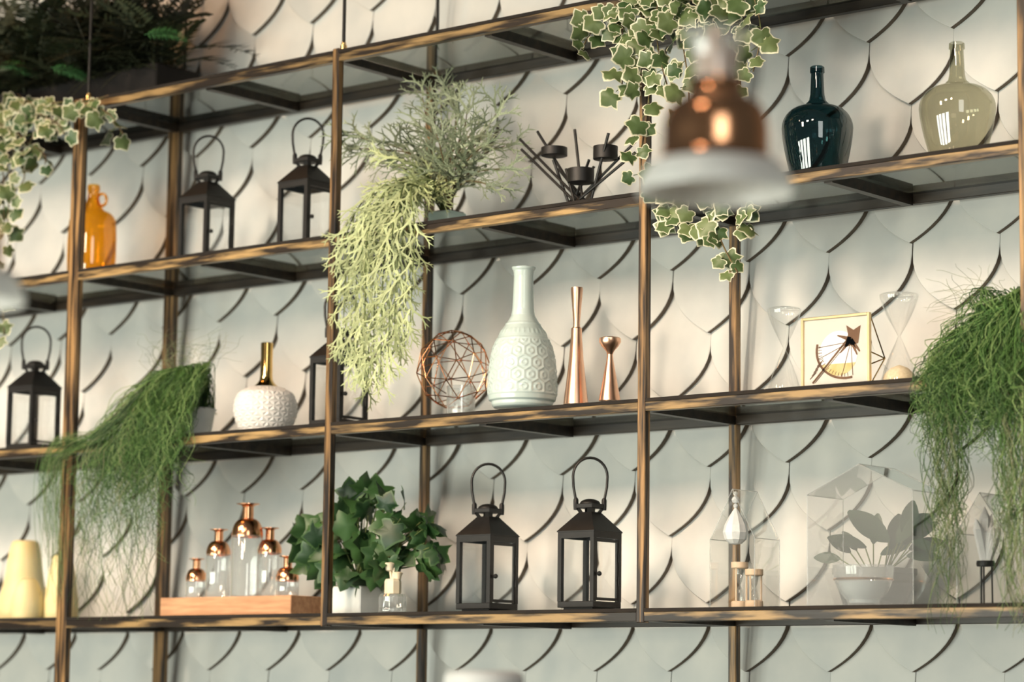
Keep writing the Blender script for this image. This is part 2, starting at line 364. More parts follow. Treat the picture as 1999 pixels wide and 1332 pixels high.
# ================================================================ lanterns
def lantern_meshes():
    W = .0445; ms = {}                                    # half width of the body, axis aligned with the shelf
    st = .0045
    ms['foot'] = MB().box(-W + .009, W - .009, -W + .009, W - .009, 0, .007).mesh('foot', 'lantern_metal')
    m = MB(); m.bevel_box(-W, W, -W, W, .007, .019, .001); ms['base_tray'] = m.mesh('base_tray', 'lantern_metal')
    ms['corner_post'] = MB().box(-st, st, -st, st, .019, .142).mesh('corner_post', 'lantern_metal')
    m = MB()
    for a, b, c, d in ((-W, W, -W, -W + .006), (-W, W, W - .006, W), (-W, -W + .006, -W + .006, W - .006), (W - .006, W, -W + .006, W - .006)): m.box(a, b, c, d, .142, .154)
    ms['top_rail'] = m.mesh('top_rail', 'lantern_metal')
    m = MB(); e = W + .0015; q = .0155; z0, z1 = .154, .194
    m.v += [(x*e, y*e, z0) for x, y in ((-1, -1), (1, -1), (1, 1), (-1, 1))] + [(x*e, y*e, z0 + .002) for x, y in ((-1, -1), (1, -1), (1, 1), (-1, 1))] + [(x*q, y*q, z1) for x, y in ((-1, -1), (1, -1), (1, 1), (-1, 1))]
    for k in (0, 4):
        for i in range(4): m.f.append((k + i, k + (i + 1) % 4, k + 4 + (i + 1) % 4, k + 4 + i))
    m.f += [(8, 9, 10, 11), (3, 2, 1, 0)]; ms['roof'] = m.mesh('roof', 'lantern_metal')
    m = MB()                                             # four flared tabs between roof and cap with gaps in the middle of each side
    for sx in (-1, 1):
        for sy in (-1, 1):
            b = len(m.v)
            m.v += [(sx*q, sy*q, z1 - .001), (sx*.004, sy*q, z1 - .001), (sx*q, sy*.004, z1 - .001), (sx*.020, sy*.020, z1 + .0075), (sx*.009, sy*.020, z1 + .0075), (sx*.020, sy*.009, z1 + .0075)]
            m.f += [tuple(b + i for i in k) for k in ((0, 1, 4, 3), (0, 3, 5, 2), (3, 4, 5), (1, 2, 5, 4), (0, 2, 1))]
    ms['neck'] = m.mesh('neck', 'lantern_metal')
    ms['cap_plate'] = MB().bevel_box(-.0225, .0225, -.0225, .0225, z1 + .0075, z1 + .0165, .001).mesh('cap_plate', 'lantern_metal')
    ms['dome'] = MB().lathe([(.0205*math.cos(t), .010*math.sin(t)) for t in [i*math.pi/2/8 for i in range(9)]], 24, (0, 0, z1 + .0165)).mesh('dome', 'lantern_metal', True)
    zl = z1 + .0165; a = math.radians(-45)               # handle spans the diagonal facing left-right of the view
    def dg(u, z): return (u*math.cos(a)*1.0, -u*math.sin(a)*1.0, z)
    pts = [dg(-.0275, zl - .004), dg(-.0290, zl + .012), dg(-.0330, zl + .034), dg(-.0340, zl + .054)]
    pts += [dg(-.0340*math.cos(t), zl + .054 + .037*math.sin(t)) for t in [math.pi*i/14 for i in range(1, 14)]]
    pts += [dg(.0340, zl + .054), dg(.0330, zl + .034), dg(.0290, zl + .012), dg(.0275, zl - .004)]
    ms['handle'] = MB().tube(pts, .0027, 8).mesh('handle', 'lantern_metal', True)
    ms['handle_lug'] = MB().lathe([(.0045, -.012), (.005, -.004), (.005, .008), (.003, .012)], 10, cap1=True).mesh('handle_lug', 'lantern_metal', True)
    ms['lug_pos'] = [dg(-.0278, zl), dg(.0278, zl)]
    g = .0008
    ms['pane_y'] = MB().box(-W + .008, W - .008, -g, g, .019, .142).mesh('glass_pane', 'pane')
    ms['pane_x'] = MB().box(-g, g, -W + .012, W - .012, .024, .137).mesh('glass_pane', 'pane')
    m = MB(); y0, y1, za, zb, fw = -W + .0075, W - .0075, .021, .140, .0055
    m.box(W - .004, W - .001, y0, y0 + fw, za, zb).box(W - .004, W - .001, y1 - fw, y1, za, zb).box(W - .004, W - .001, y0 + fw, y1 - fw, za, za + fw).box(W - .004, W - .001, y0 + fw, y1 - fw, zb - fw, zb)
    ms['door_frame'] = m.mesh('door_frame', 'lantern_metal')
    ms['hinge'] = MB().lathe([(.0022, -.008), (.0022, .008)], 8, cap1=True).mesh('hinge', 'lantern_metal', True)
    ms['knob'] = MB().lathe([(.002, 0), (.002, .004), (.0045, .005), (.005, .008), (.0035, .0105)], 10, cap1=True).mesh('knob', 'lantern_metal', True)
    ms['W'] = W
    return ms
LM = lantern_meshes()
def lantern(px, s, Y, label, rz=0., sc=1.045):
    p = stand(px, s, Y); t = thing('candle_lantern', label, 'lantern', p, 'black metal lanterns on the rack', rz); t.scale = (sc, sc, sc)
    W = LM['W']
    for k in ('foot', 'base_tray', 'top_rail', 'roof', 'neck', 'cap_plate', 'dome'): link(k, LM[k], t)
    for x in (-1, 1):
        for y in (-1, 1): link('corner_post', LM['corner_post'], t, (x*(W - .0045), y*(W - .0045), 0))
    h = link('handle', LM['handle'], t)
    for q in LM['lug_pos']: link('handle_lug', LM['handle_lug'], h, q)
    link('glass_pane', LM['pane_y'], t, (0, -W + .003, 0)); link('glass_pane', LM['pane_y'], t, (0, W - .003, 0)); link('glass_pane', LM['pane_x'], t, (-W + .003, 0, 0))
    d = link('door', LM['door_frame'], t); link('glass_pane', LM['pane_x'], d, (W - .0025, 0, 0))
    for z in (.060, .105): link('hinge', LM['hinge'], d, (W, W - .008, z))
    kn = link('knob', LM['knob'], d, (W - .001, -W + .0105, .072)); kn.rotation_euler = (0, math.pi/2, 0)
    return t
GL = 'black metal lanterns on the rack'
lantern(950, 3, .125, 'black lantern on the bottom shelf beside the green ivy plant')
lantern(1150, 3, .125, 'rightmost black lantern, on the bottom shelf next to the upright')
lantern(401, 1, .150, 'black lantern on the second shelf nearest the amber bottle')
lantern(596, 1, .150, 'black lantern on the second shelf, left of the pale trailing plant')
lantern(63, 2, .13, 'leftmost black lantern, on the third shelf beside the grassy plant')
lantern(660, 2, .13, 'black lantern half hidden behind an upright and the pale trailing fronds')

# ================================================================ bottles, vases, candlesticks
def lathe_thing(name, label, cat, px, s, Y, parts, group=None, seg=48):
    """parts: list of (part name, material, rows(y,w), smooth, cap0, cap1)"""
    p = stand(px, s, Y); t = thing(name, label, cat, p, group); k = mpp(p)
    for pn, m, rows, cap0, cap1 in parts:
        pr = []
        for y, wd in reversed(rows): pr.append((max(.0004, wd/2*k), max(0., at(px, y, Y).z - p.z)))
        MB().lathe(pr, seg, (0, 0, 0), cap0, cap1).build(pn, m, t, True)
    return t, k
def arcrows(y0, w0, y1, w1, n=8, kind='dome'):
    """dome-like shoulder from (y0,w0) narrow top to (y1,w1) wide bottom"""
    out = []
    for i in range(n + 1):
        t = i/n*math.pi/2
        out.append((y0 + (y1 - y0)*(1 - math.cos(t)), w0 + (w1 - w0)*math.sin(t)))
    return out
# demijohns
def demijohn(px, Y, top, neck0, sh, mid, bot, wn, wm, wb, m, label):
    rows = [(top, wn*.93), (top + 2, wn*1.08), (top + 12, wn*1.12), (top + 14, wn*.95), (top + 18, wn*.95), (neck0 - 20, wn*1.08), (neck0 - 8, wn*1.28), (neck0, wn*1.9)]
    rows += arcrows(neck0 + 3, wn*2.1, mid, wm, 8)
    for i in range(1, 7):
        t = i/6; rows.append((mid + (bot - mid)*t, wm + (wb - wm)*(t**1.4)))
    t, k = lathe_thing('demijohn', label, 'bottle', px, 1, Y, [('glass_body', m, rows, True, False)], 'demijohns')
    rim = [(top - 1, wn*.9), (top + 1, wn*1.12), (top + 12, wn*1.14), (top + 14, wn*.98)]
    return t
demijohn(1596, .14, 130, 205, 215, 252, 352, 26, 140, 102, 'teal_glass', 'dark teal glass demijohn with a slim neck on the second shelf')
demijohn(1870, .14, 83, 165, 175, 212, 312, 28, 150, 104, 'smoke_glass', 'smoky olive glass demijohn near the right upright')
# amber bottle
p = stand(177, 1, .13); k = mpp(p)
t = thing('amber_bottle', 'amber glass bottle with a ring handle behind the double upright', 'bottle', p)
rows = [(362, 20), (364, 24), (372, 25), (376, 22), (392, 24), (405, 34), (412, 44)] + arcrows(414, 46, 440, 92, 7) + [(470, 95), (500, 95), (530, 93), (538, 88)]
MB().lathe([(wd/2*k, max(0, at(177, y, .13).z - p.z)) for y, wd in reversed(rows)], 40).build('glass_body', 'amber_glass', t, True)
zr = at(177, 391, .13).z - p.z
MB().tube([(RT.x*(17 + 9*math.cos(a))*k, RT.y*(17 + 9*math.cos(a))*k, zr + 12*k*math.sin(a)) for a in [2*math.pi*i/16 for i in range(17)]], 3*k, 8, False).build('ring_handle', 'amber_glass', t, True)
# white vase with gold neck
p = stand(517, 2, .12); k = mpp(p); t = thing('gold_neck_vase', 'white faceted vase with a tall gold neck', 'vase', p)
zt = lambda y: max(0., at(517, y, .12).z - p.z)
z1 = zt(757); n = 18; m = MB()
lv = 9; rows = []
for i in range(lv + 1):
    ph = i/lv; z = z1*ph; r = (44 + 18*math.sin(min(1, ph/.55)*math.pi/2) if ph < .55 else 62 - 30*(1 - math.sqrt(max(0, 1 - ((ph - .55)/.45)**2))))*k
    rows.append((r, z))
for i, (r, z) in enumerate(rows):
    for j in range(n):
        a = 2*math.pi*(j + .5*(i % 2))/n; rr = r
        m.v.append((rr*math.cos(a), rr*math.sin(a), z))
for i in range(lv):
    for j in range(n):
        j2 = (j + 1) % n; a, b = i*n + j, i*n + j2; c, d = (i + 1)*n + j, (i + 1)*n + j2
        if i % 2 == 0: tri = [(a, b, c), (b, d, c)]
        else: tri = [(a, d, c), (a, b, d)]
        for q in tri:                                       # each facet rises to a blunt point
            ce = sum((Vector(m.v[x]) for x in q), Vector())/3; ce += Vector((ce.x, ce.y, 0)).normalized()*.0030
            m.v.append(tuple(ce)); e = len(m.v) - 1
            m.f += [(q[0], q[1], e), (q[1], q[2], e), (q[2], q[0], e)]
m.f.append(tuple(reversed(range(n)))); m.f.append(tuple(lv*n + j for j in range(n)))
m.build('faceted_body', 'white_ceramic', t)
MB().lathe([(27*k, z1 - .001), (25*k, z1 + .001), (18*k, zt(750)), (13.5*k, zt(744)), (12*k, zt(736)), (11.6*k, zt(700)), (12*k, zt(671)), (10.5*k, zt(670)), (10*k, zt(690))], 32).build('gold_neck', 'gold', t, True)
# mint vase with honeycomb relief
p = stand(1019, 2, .115); k = mpp(p); t = thing('mint_vase', 'pale mint ceramic bottle vase with honeycomb relief', 'vase', p)
ctrl = [(797, 112), (792, 120), (786, 121), (783, 131), (774, 134), (760, 135), (735, 133), (700, 126), (680, 116), (664, 103), (648, 88), (630, 62), (617, 47), (605, 43), (570, 40), (540, 38), (530, 40), (526, 46), (523, 47), (522, 42), (530, 34)]
zt = lambda y: max(0., at(1019, y, .115).z - p.z)
pr = []
for i in range(len(ctrl) - 1):
    (ya, wa), (yb, wb) = ctrl[i], ctrl[i + 1]; nn = max(1, int(abs(yb - ya)/1.5))
    for q in range(nn): t_ = q/nn; pr.append((ya + (yb - ya)*t_, wa + (wb - wa)*t_))
pr.append(ctrl[-1])
m = MB(); seg = 176; NH = 15
def hexd(u, v):
    best = 9; 
    a = []
    for j in (math.floor(v/.8660) + d for d in (-1, 0, 1, 2)):
        for i in (math.floor(u) + d for d in (-1, 0, 1, 2)):
            a.append(math.hypot(u - (i + .5*(j % 2)), v - j*.8660))
    a.sort(); return a[0], a[1] - a[0]
for y, wd in pr:
    r = wd/2*k; z = zt(y)
    for j in range(seg):
        an = 2*math.pi*j/seg; dr = 0
        if 668 < y < 770:
            u = an/(2*math.pi)*NH; v = (y - 668)/27.
            c, e = hexd(u, v)
            dr = .0026*max(0., 1 - e/.15) + .0022*max(0., 1 - abs(c - .2)/.07)
        elif 640 < y < 662: dr = .0008*(math.cos(an*30) > .2)*(abs(y - 651) < 5)
        if abs(y - 665) < 1.6 or abs(y - 634) < 1.6 or abs(y - 772) < 1.6: dr = .0014
        m.v.append(((r + dr)*math.cos(an), (r + dr)*math.sin(an), z))
for i in range(len(pr) - 1):
    for j in range(seg):
        j2 = (j + 1) % seg; m.f.append((i*seg + j, i*seg + j2, (i + 1)*seg + j2, (i + 1)*seg + j))
m.f.append(tuple(reversed(range(seg))))
m.build('body', 'mint_ceramic', t, 'all')
# copper candlesticks
def candlestick(px, Y, parts, label):
    p = stand(px, 2, Y); t = thing('copper_candlestick', label, 'candlestick', p, 'copper candlesticks'); k = mpp(p)
    for pn, rows, seg in parts:
        MB().lathe([(wd/2*k, max(0., at(px, y, Y).z - p.z)) for y, wd in reversed(rows)], seg, cap1=True, rot=.2).build(pn, 'copper_rose', t, True)
candlestick(1124, .11, [('stem', [(640, 17), (642, 21), (660, 22), (700, 28), (740, 37), (790, 49)], 14), ('flared_top', [(562, 23), (565, 24), (600, 18), (632, 13), (645, 15)], 14)], 'taller slim copper candlestick with a flared top')
candlestick(1190, .11, [('stem', [(690, 11), (705, 14), (740, 27), (783, 43)], 14), ('cup', [(659, 34), (661, 42), (668, 43), (676, 34), (686, 16), (694, 10)], 28)], 'shorter copper candlestick with a round cup')
# copper wire terrarium and tealight glass
import bmesh
p = stand(884, 2, .12); k = mpp(p); t = thing('wire_terrarium', 'open geodesic copper wire globe holder', 'candle holder', p)
bm = bmesh.new(); bmesh.ops.create_icosphere(bm, subdivisions=1, radius=1)
bm.verts.ensure_lookup_table()
Rg = 73*k; zc = at(884, 722, .12).z - p.z
rotm = Matrix.Rotation(.5, 4, 'Z') @ Matrix.Rotation(.35, 4, 'X')
bmesh.ops.subdivide_edges(bm, edges=bm.edges[:], cuts=1, use_grid_fill=True)
for v in bm.verts: v.co.normalize()
pts = {v.index: rotm @ v.co for v in bm.verts}
bm.edges.ensure_lookup_table(); bm.verts.index_update()
pts = {v.index: rotm @ v.co for v in bm.verts}
def cl(v):
    q = Vector((v.x*Rg, v.y*Rg, zc + v.z*Rg*1.08)); q.z = max(q.z, .002); return q
seen = 0
for e in bm.edges:
    a, b = cl(pts[e.verts[0].index]), cl(pts[e.verts[1].index])
    if (a - b).length > .004 and not (a.z < .0021 and b.z < .0021 and (Vector((a.x, a.y, 0)).length < Rg*.35 or Vector((b.x, b.y, 0)).length < Rg*.35)):
        MB().tube([a, b], .0012, 6).build('wire', 'copper', t, True)
bm.free()
def tumbler(name, label, px, s, Y, rows, group=None):
    p = stand(px, s, Y); t = thing(name, label, 'glass', p, group); k = mpp(p)
    pr = [(wd/2*k, max(0., at(px, y, Y).z - p.z)) for y, wd in reversed(rows)]
    MB().lathe(pr + [(r - 2*k, z) for r, z in reversed(pr[1:])] + [(pr[0][0] - 3*k, 6*k)], 32, cap1=True).build('glass_wall', 'clear_sheen', t, True)
    return t, k, p
tg, k, p = tumbler('tealight_glass', 'small clear tealight glass inside the copper wire globe', 899, 2, .12, [(755, 58), (800, 56), (815, 54)])
MB().lathe([(17*k, 7*k), (17*k, 20*k), (15*k, 21*k), (2*k, 21*k)], 24, cap1=True).build('tealight', 'white_ceramic', tg, True)
# black stick candle holder
Yc = .13; p = stand(1128, 1, Yc); k = mpp(p); t = thing('stick_candle_holder', 'black candle holder of crossed metal rods with three cups', 'candle holder', p)
def lp(px, py, Y): q = at(px, py, Y) - p; q.z = max(q.z, .003); return q
zb = .003
for (x0, y0, d0, x1, y1, d1) in ((1152, 398, -.01, 1011, 268, .00), (1138, 400, -.03, 1018, 292, -.02), (1150, 402, .02, 1049, 257, .03), (1140, 380, .01, 1122, 253, .02), (1148, 402, -.01, 1188, 260, -.03), (1096, 400, .01, 1240, 277, .02), (1098, 402, -.02, 1240, 298, -.02), (1120, 402, .03, 1080, 312, .0), (1110, 402, .03, 1150, 312, .0), (1125, 402, -.035, 1105, 330, -.03), (1090, 399, .03, 1160, 325, .03), (1165, 399, .03, 1090, 330, .03)):
    a, b = lp(x0, y0, Yc + d0), lp(x1, y1, Yc + d1); a.z = zb
    MB().tube([a, b], .0031, 8).build('rod', 'black_metal', t, True)
for (x, y, wd, h, d) in ((1082, 297, 52, 17, .01), (1182, 299, 48, 26, -.005), (1134, 344, 52, 28, -.02)):
    c = lp(x, y, Yc + d); r = wd/2*k; hh = h*k
    MB().lathe([(r*.9, -hh/2), (r, -hh/2 + .001), (r, hh/2), (r*.88, hh/2), (r*.86, -hh/2 + .004)], 28, tuple(c), True, True).build('cup', 'black_metal', t, True)
MB().lathe([(.034, 0), (.034, .003), (.010, .004)], 28, cap1=True).build('base_plate', 'black_metal', t, True)

# ================================================================ hourglasses, frame print
def hourglass(px, Y, top, waist, w, label, sand):
    p = stand(px, 2, Y); k = mpp(p); zt = at(px, top, Y).z - p.z; zw = at(px, waist, Y).z - p.z; r = w/2*k
    t = thing('hourglass', label, 'hourglass', p, 'glass hourglasses')
    pr = [(r*.96, 0), (r, .003)]
    for i in range(1, 11):
        q = i/10; pr.append((r*(1 - q**1.3) + .0018*q if q < 1 else .0022, zw*(.06 + .94*q)))
    for i in range(1, 11):
        q = i/10; pr.append((r*(1 - (1 - q)**1.3) + .0018*(1 - q), zw + (zt - zw)*.94*q))
    pr += [(r, zt - .002), (r*.9, zt)]
    MB().lathe(pr, 32, cap1=True).build('glass_bulbs', 'clear', t, True)
    if sand:
        MB().lathe([(r*.93, .002), (r*.90, .012), (r*.78, .026), (r*.45, .038), (.001, .044)], 28).build('sand', 'sand', t, True)
    else:
        MB().lathe([(r*.90, .002), (r*.88, .005), (r*.3, .008), (.001, .009)], 28).build('sand', 'white_ceramic', t, True)
hourglass(1531, .12, 602, 680, 66, 'clear glass hourglass left of the gold framed print', False)
hourglass(1756, .13, 574, 657, 76, 'clear glass hourglass holding a mound of cream sand, right of the gold frame', True)
Yf = .075; p = stand(1632, 2, Yf); k = mpp(p); t = thing('sundial_print_frame', 'gold framed sundial print with wire pyramid back', 'picture frame', p)
hw_ = .077; hh_ = .141; bw = .0055
MB().bevel_box(-hw_, -hw_ + bw, -.004, .004, 0, hh_, .0008).build('frame_bar', 'pale_gold', t)
MB().bevel_box(hw_ - bw, hw_, -.004, .004, 0, hh_, .0008).build('frame_bar', 'pale_gold', t)
MB().bevel_box(-hw_ + bw, hw_ - bw, -.004, .004, hh_ - bw, hh_, .0008).build('frame_bar', 'pale_gold', t)
MB().bevel_box(-hw_ + bw, hw_ - bw, -.004, .004, 0, bw, .0008).build('frame_bar', 'pale_gold', t)
MB().box(-hw_ + bw, hw_ - bw, -.0055, -.0045, bw, hh_ - bw).build('cover_glass', 'pane', t)
ap = Vector((.062, .075, .062))
for q in ((-hw_ + .003, .003, .003), (hw_ - .003, .003, .003), (hw_ - .003, .003, hh_ - .003), (-hw_ + .003, .003, hh_ - .003)): MB().tube([q, ap], .0014, 6).build('wire_strut', 'brass', t, True)
pr_ = MB().box(-hw_ + bw, hw_ - bw, .0, .0015, bw, hh_ - bw).build('print', 'print_white', t)
cxp, czp, rp = .006, .068, .043
def disc(z0, z1, y, mname, nm):
    pts = []
    for i in range(48):
        a = 2*math.pi*i/48; z = max(z0, min(z1, czp + rp*math.sin(a))); h = z - czp
        pts.append((cxp + math.copysign(math.sqrt(max(0, rp*rp - h*h)), math.cos(a)), z))
    MB().prism(pts, y - .0003, y).build(nm, mname, pr_)
disc(czp - .020, 1, -.0003, 'print_sky', 'printed_sky'); disc(-1, czp - .020, -.0003, 'print_field', 'printed_field')
m = MB(); yb, yf = -.0006, -.0011
def flat(pts): m.prism(pts, yf, yb)
def bar(x0, z0, x1, z1, w0, w1=None):
    w1 = w0 if w1 is None else w1; d = Vector((x1 - x0, z1 - z0)).normalized(); nx, nz = -d.y, d.x
    flat([(x0 - nx*w0, z0 - nz*w0), (x1 - nx*w1, z1 - nz*w1), (x1 + nx*w1, z1 + nz*w1), (x0 + nx*w0, z0 + nz*w0)])
ra, wa = .052, .0022; cx2, cz2 = .022, .074
prev = None
for i in range(19):
    a = math.radians(165 + 118*i/18); q = (cx2 + ra*math.cos(a)*1.25, cz2 + ra*math.sin(a)*1.05)
    if prev: bar(*prev, *q, wa)
    prev = q
bar(-.052, .014, .026, .092, .0018, .0020); bar(-.047, .014, .010, .070, .0006)
sx, sz = .034, .098                                   # rough arrow head of points round the upper right end
flat([(sx - .014, sz - .020), (sx + .016, sz - .014), (sx + .022, sz + .020), (sx + .006, sz + .012), (sx - .010, sz + .022), (sx - .006, sz + .004)])
for ax, az in ((-.024, -.030), (.014, -.036), (.020, -.030), (-.030, .004)): bar(sx, sz - .006, sx + ax, sz + az, .0048, .0012)
for a in range(170, 280, 7):
    q = math.radians(a); bar(cx2 + ra*1.18*math.cos(q), cz2 + ra*.99*math.sin(q), cx2 + ra*1.02*math.cos(q), cz2 + ra*.86*math.sin(q), .0005)
for a in (172, 196, 262, 285):
    q = math.radians(a); bar(sx, sz - .01, cx2 + ra*1.2*math.cos(q), cz2 + ra*1.0*math.sin(q), .0006)
for i in range(5): bar(-.058 + i*.004, .022 + i*.006, -.044 + i*.004, .034 + i*.006, .0006)
m.build('printed_sundial', 'print_brown', pr_)

# ================================================================ bottom shelf: tray of bottles, diffuser, gourds
Yt = .035; pl = stand(312, 3, Yt); prr = stand(567, 3, Yt); k = mpp(pl)
L = prr.x - pl.x; dp = .098; ht = 36*k
tray = MB().bevel_box(0, L, 0, dp, 0, ht, .0015).build('wooden_block', 'wood_block', None, loc=pl)
tag(tray, 'orange-brown wooden block tray under five copper-capped bottles', 'tray')
def cap_bottle(px, top, wd, dY, label):
    Y = Yt + dp/2 + dY
    a, b = 0., 1400.
    for _ in range(40):
        mm = (a + b)/2
        if at(px, mm, Y).z > ZS[3] + ht: a = mm
        else: b = mm
    p = at(px, a, Y); p.z = ZS[3] + ht; k = mpp(p); t = thing('copper_cap_bottle', label, 'bottle', p, 'copper-capped glass bottles on the block')
    H = at(px, top, Y).z - p.z; r = wd/2*k; hs = r*1.05; hn = r*.95
    zsd = H - hs - hn
    MB().lathe([(r*.95, 0), (r, .002), (r, zsd - .001), (r*.985, zsd)], 36).build('glass_body', 'clear_sheen', t, True)
    pr = [(r*.99, zsd - .004)] + [(r*.36 + r*.64*math.cos(q), zsd + hs*math.sin(q)) for q in [i*math.pi/2/7 for i in range(8)]]
    pr += [(r*.36, zsd + hs + hn*.1), (r*.35, H - hn*.22), (r*.45, H - hn*.12), (r*.74, H - .0015), (r*.74, H), (r*.3, H), (r*.28, H - .006)]
    MB().lathe(pr, 36, cap0=False).build('copper_cap', 'copper', t, True)
cap_bottle(382, 1091, 41, .020, 'smallest copper-capped glass bottle at the left end of the wooden block')
cap_bottle(424, 1034, 48, .008, 'second copper-capped glass bottle from the left on the wooden block')
cap_bottle(480, 984, 62, -.014, 'tallest copper-capped glass bottle in the middle of the wooden block')
cap_bottle(524, 1031, 48, .024, 'fourth copper-capped glass bottle on the wooden block, right of the tallest')
cap_bottle(560, 1086, 46, .020, 'short copper-capped glass bottle nearest the green ivy leaves')
# diffuser
p = stand(766, 3, .055); k = mpp(p); t = thing('reed_diffuser', 'small ribbed glass diffuser bottle with cream stopper and flowers', 'diffuser', p); zt = lambda y: max(0., at(766, y, .055).z - p.z)
hz = zt(1160); r = 27*k; m = MB(); seg = 48; pr = [(r*.96, 0), (r, .003), (r, hz*.25), (r*.97, hz*.28), (r, hz*.31), (r, hz*.86), (r*.85, hz), (r*.5, hz)]
for rr, z in pr:
    for j in range(seg):
        a = 2*math.pi*j/seg; q = rr*(1 + .035*math.cos(a*12)); m.v.append((q*math.cos(a), q*math.sin(a), z))
for i in range(len(pr) - 1):
    for j in range(seg): m.f.append((i*seg + j, i*seg + (j + 1) % seg, (i + 1)*seg + (j + 1) % seg, (i + 1)*seg + j))
m.f.append(tuple(reversed(range(seg)))); m.build('ribbed_bottle', 'clear_sheen', t, True)
MB().lathe([(r*.9, .003), (r*.9, hz*.3), (.001, hz*.3)], 32).build('oil', 'clear', t, True)
MB().lathe([(16*k, hz), (16.5*k, hz + 2*k), (16.5*k, zt(1136)), (14*k, zt(1131)), (2*k, zt(1130))], 8).build('stopper', 'cream', t)
for (x, y, rr, fx) in ((758, 1097, 10, -7), (780, 1115, 9, 9)):
    b = Vector((RT.x*fx*.4*k, RT.y*fx*.4*k, zt(1132))); e = Vector((RT.x*fx*k, RT.y*fx*k, zt(y + 10)))
    fs = MB().tube([b, e], 2.6*k, 6).build('flower_stem', 'cream', t, True)
    MB().lathe([(rr*.35*k, -9*k), (rr*.75*k, -7*k), (rr*.85*k, 0), (rr*1.15*k, 6*k), (rr*.9*k, 8*k), (rr*.5*k, 3*k), (.0005, 2*k)], 14, tuple(e)).build('flower_head', 'cream', fs, True)
MB().tube([(0, 0, zt(1132)), (RT.x*3*k, RT.y*3*k, zt(1092))], 3*k, 6).build('reed', 'cream', t, True)
# cream frosted vases at the left end
def gourd(px, Y, rows, label):
    p = stand(px, 3, Y); t = thing('frosted_vase', label, 'vase', p, 'cream frosted vases'); k = mpp(p)
    pr = [(wd/2*k, max(0., at(px, y, Y).z - p.z)) for y, wd in reversed(rows)]; pr[0] = (pr[0][0], 0)
    sm = []
    for i in range(len(pr) - 1):
        p0, p1, p2, p3 = pr[max(0, i - 1)], pr[i], pr[i + 1], pr[min(len(pr) - 1, i + 2)]
        for q in range(5):
            u = q/5; f = lambda a, b, c, d: .5*(2*b + (c - a)*u + (2*a - 5*b + 4*c - d)*u*u + (3*b - a - 3*c + d)*u**3
            ) if True else 0
            sm.append((max(.0005, f(p0[0], p1[0], p2[0], p3[0])), f(p0[1], p1[1], p2[1], p3[1])))
    sm.append(pr[-1]); rim = pr[-1][0]
    sm += [(rim - .003, pr[-1][1] + .001), (rim - .005, pr[-1][1] - .004), (rim*.7, pr[-1][1] - .02)]
    MB().lathe(sm, 40, cap1=True).build('body', 'frosted', t, True)
gourd(44, .20, [(1057, 44), (1062, 54), (1085, 64), (1115, 72), (1140, 80), (1165, 92), (1195, 96), (1210, 88)], 'tall cream frosted vase tapering to a flat mouth at the left end')
gourd(52, .07, [(1129, 22), (1133, 34), (1146, 48), (1165, 60), (1185, 66), (1206, 58)], 'small rounded cream vase in front of the tall frosted one')
gourd(118, .13, [(1085, 30), (1092, 40), (1120, 52), (1150, 60), (1180, 68), (1207, 66)], 'cream frosted vase partly hidden behind the double upright')

# ================================================================ plants: meshes
def ivy_mesh(name, m, cup=.14, seed=0):
    half = [(0, .10), (.16, -.02), (.34, -.04), (.46, .10), (.42, .24), (.50, .36), (.60, .50), (.47, .60), (.34, .64), (.22, .80), (0, 1.0)]
    if seed >= 10: half = [(0, .10), (.16, -.02), (.34, -.04), (.46, .08), (.34, .25), (.46, .36), (.62, .50), (.46, .57), (.29, .61), (.20, .78), (0, 1.0)]   # sharper lobes of the plain green ivy
    r = random.Random(seed)
    out = half + [(-x, y) for x, y in reversed(half[1:-1])]
    out = [(x*(1 + r.uniform(-.12, .12)), y + r.uniform(-.04, .04)) for x, y in out]
    n = len(out); mb = MB(); c = (0, .36)
    def zz(x, y): return -cup*abs(x)*1.2 - cup*.9*(y - .3)**2 + .05*math.sin(7*y + seed) + r.uniform(-.02, .02)
    mb.v.append((c[0], c[1], zz(*c))); rim = [0.]
    for f, rv in ((.80, .36), (1., 1.)):
        for x, y in out:
            X, Y = c[0] + (x - c[0])*f, c[1] + (y - c[1])*f; mb.v.append((X, Y, zz(X, Y))); rim.append(rv)
    for i in range(n):
        j = (i + 1) % n; mb.f += [(0, 1 + i, 1 + j), (1 + i, 1 + n + i, 1 + n + j, 1 + j)]
    mb.rim = rim
    return mb.mesh(name, m, 'all')
IVY_V = [ivy_mesh('leaf', 'ivy_variegated', .2, i) for i in range(4)]
IVY_G = [ivy_mesh('leaf', 'ivy_green', .16, 10 + i) for i in range(4)]
def staghorn_mesh(m, seed, depth=3, width=.055, spread=26):
    r = random.Random(seed); mb = MB()
    def z(x, y): return -.22*y*y + .10*math.sin(4*x + seed)
    def seg(x, y, ang, ln, wd, dp):
        ex, ey = x + ln*math.sin(ang), y + ln*math.cos(ang); nx, ny = math.cos(ang), -math.sin(ang)
        w1 = wd*.82 if dp else wd*.12
        b = len(mb.v)
        for (px, py, w_) in ((x, y, wd), ((x + ex)/2, (y + ey)/2, wd*.8), (ex, ey, w1)):
            mb.v += [(px - nx*w_, py - ny*w_, z(px, py)), (px + nx*w_, py + ny*w_, z(px, py))]
        mb.f += [(b, b + 1, b + 3, b + 2), (b + 2, b + 3, b + 5, b + 4)]
        if dp:
            for s_ in (-1, 1):
                seg(ex, ey, ang + s_*math.radians(spread)*r.uniform(.6, 1.35), ln*r.uniform(.62, .95), wd*.74, dp - 1)
            if r.random() < .4: seg((x + ex)/2, (y + ey)/2, ang + r.choice((-1, 1))*math.radians(42), ln*.55, wd*.6, 0)
    seg(0, 0, 0, .36, width, depth)
    return mb.mesh('frond', m, 'all')
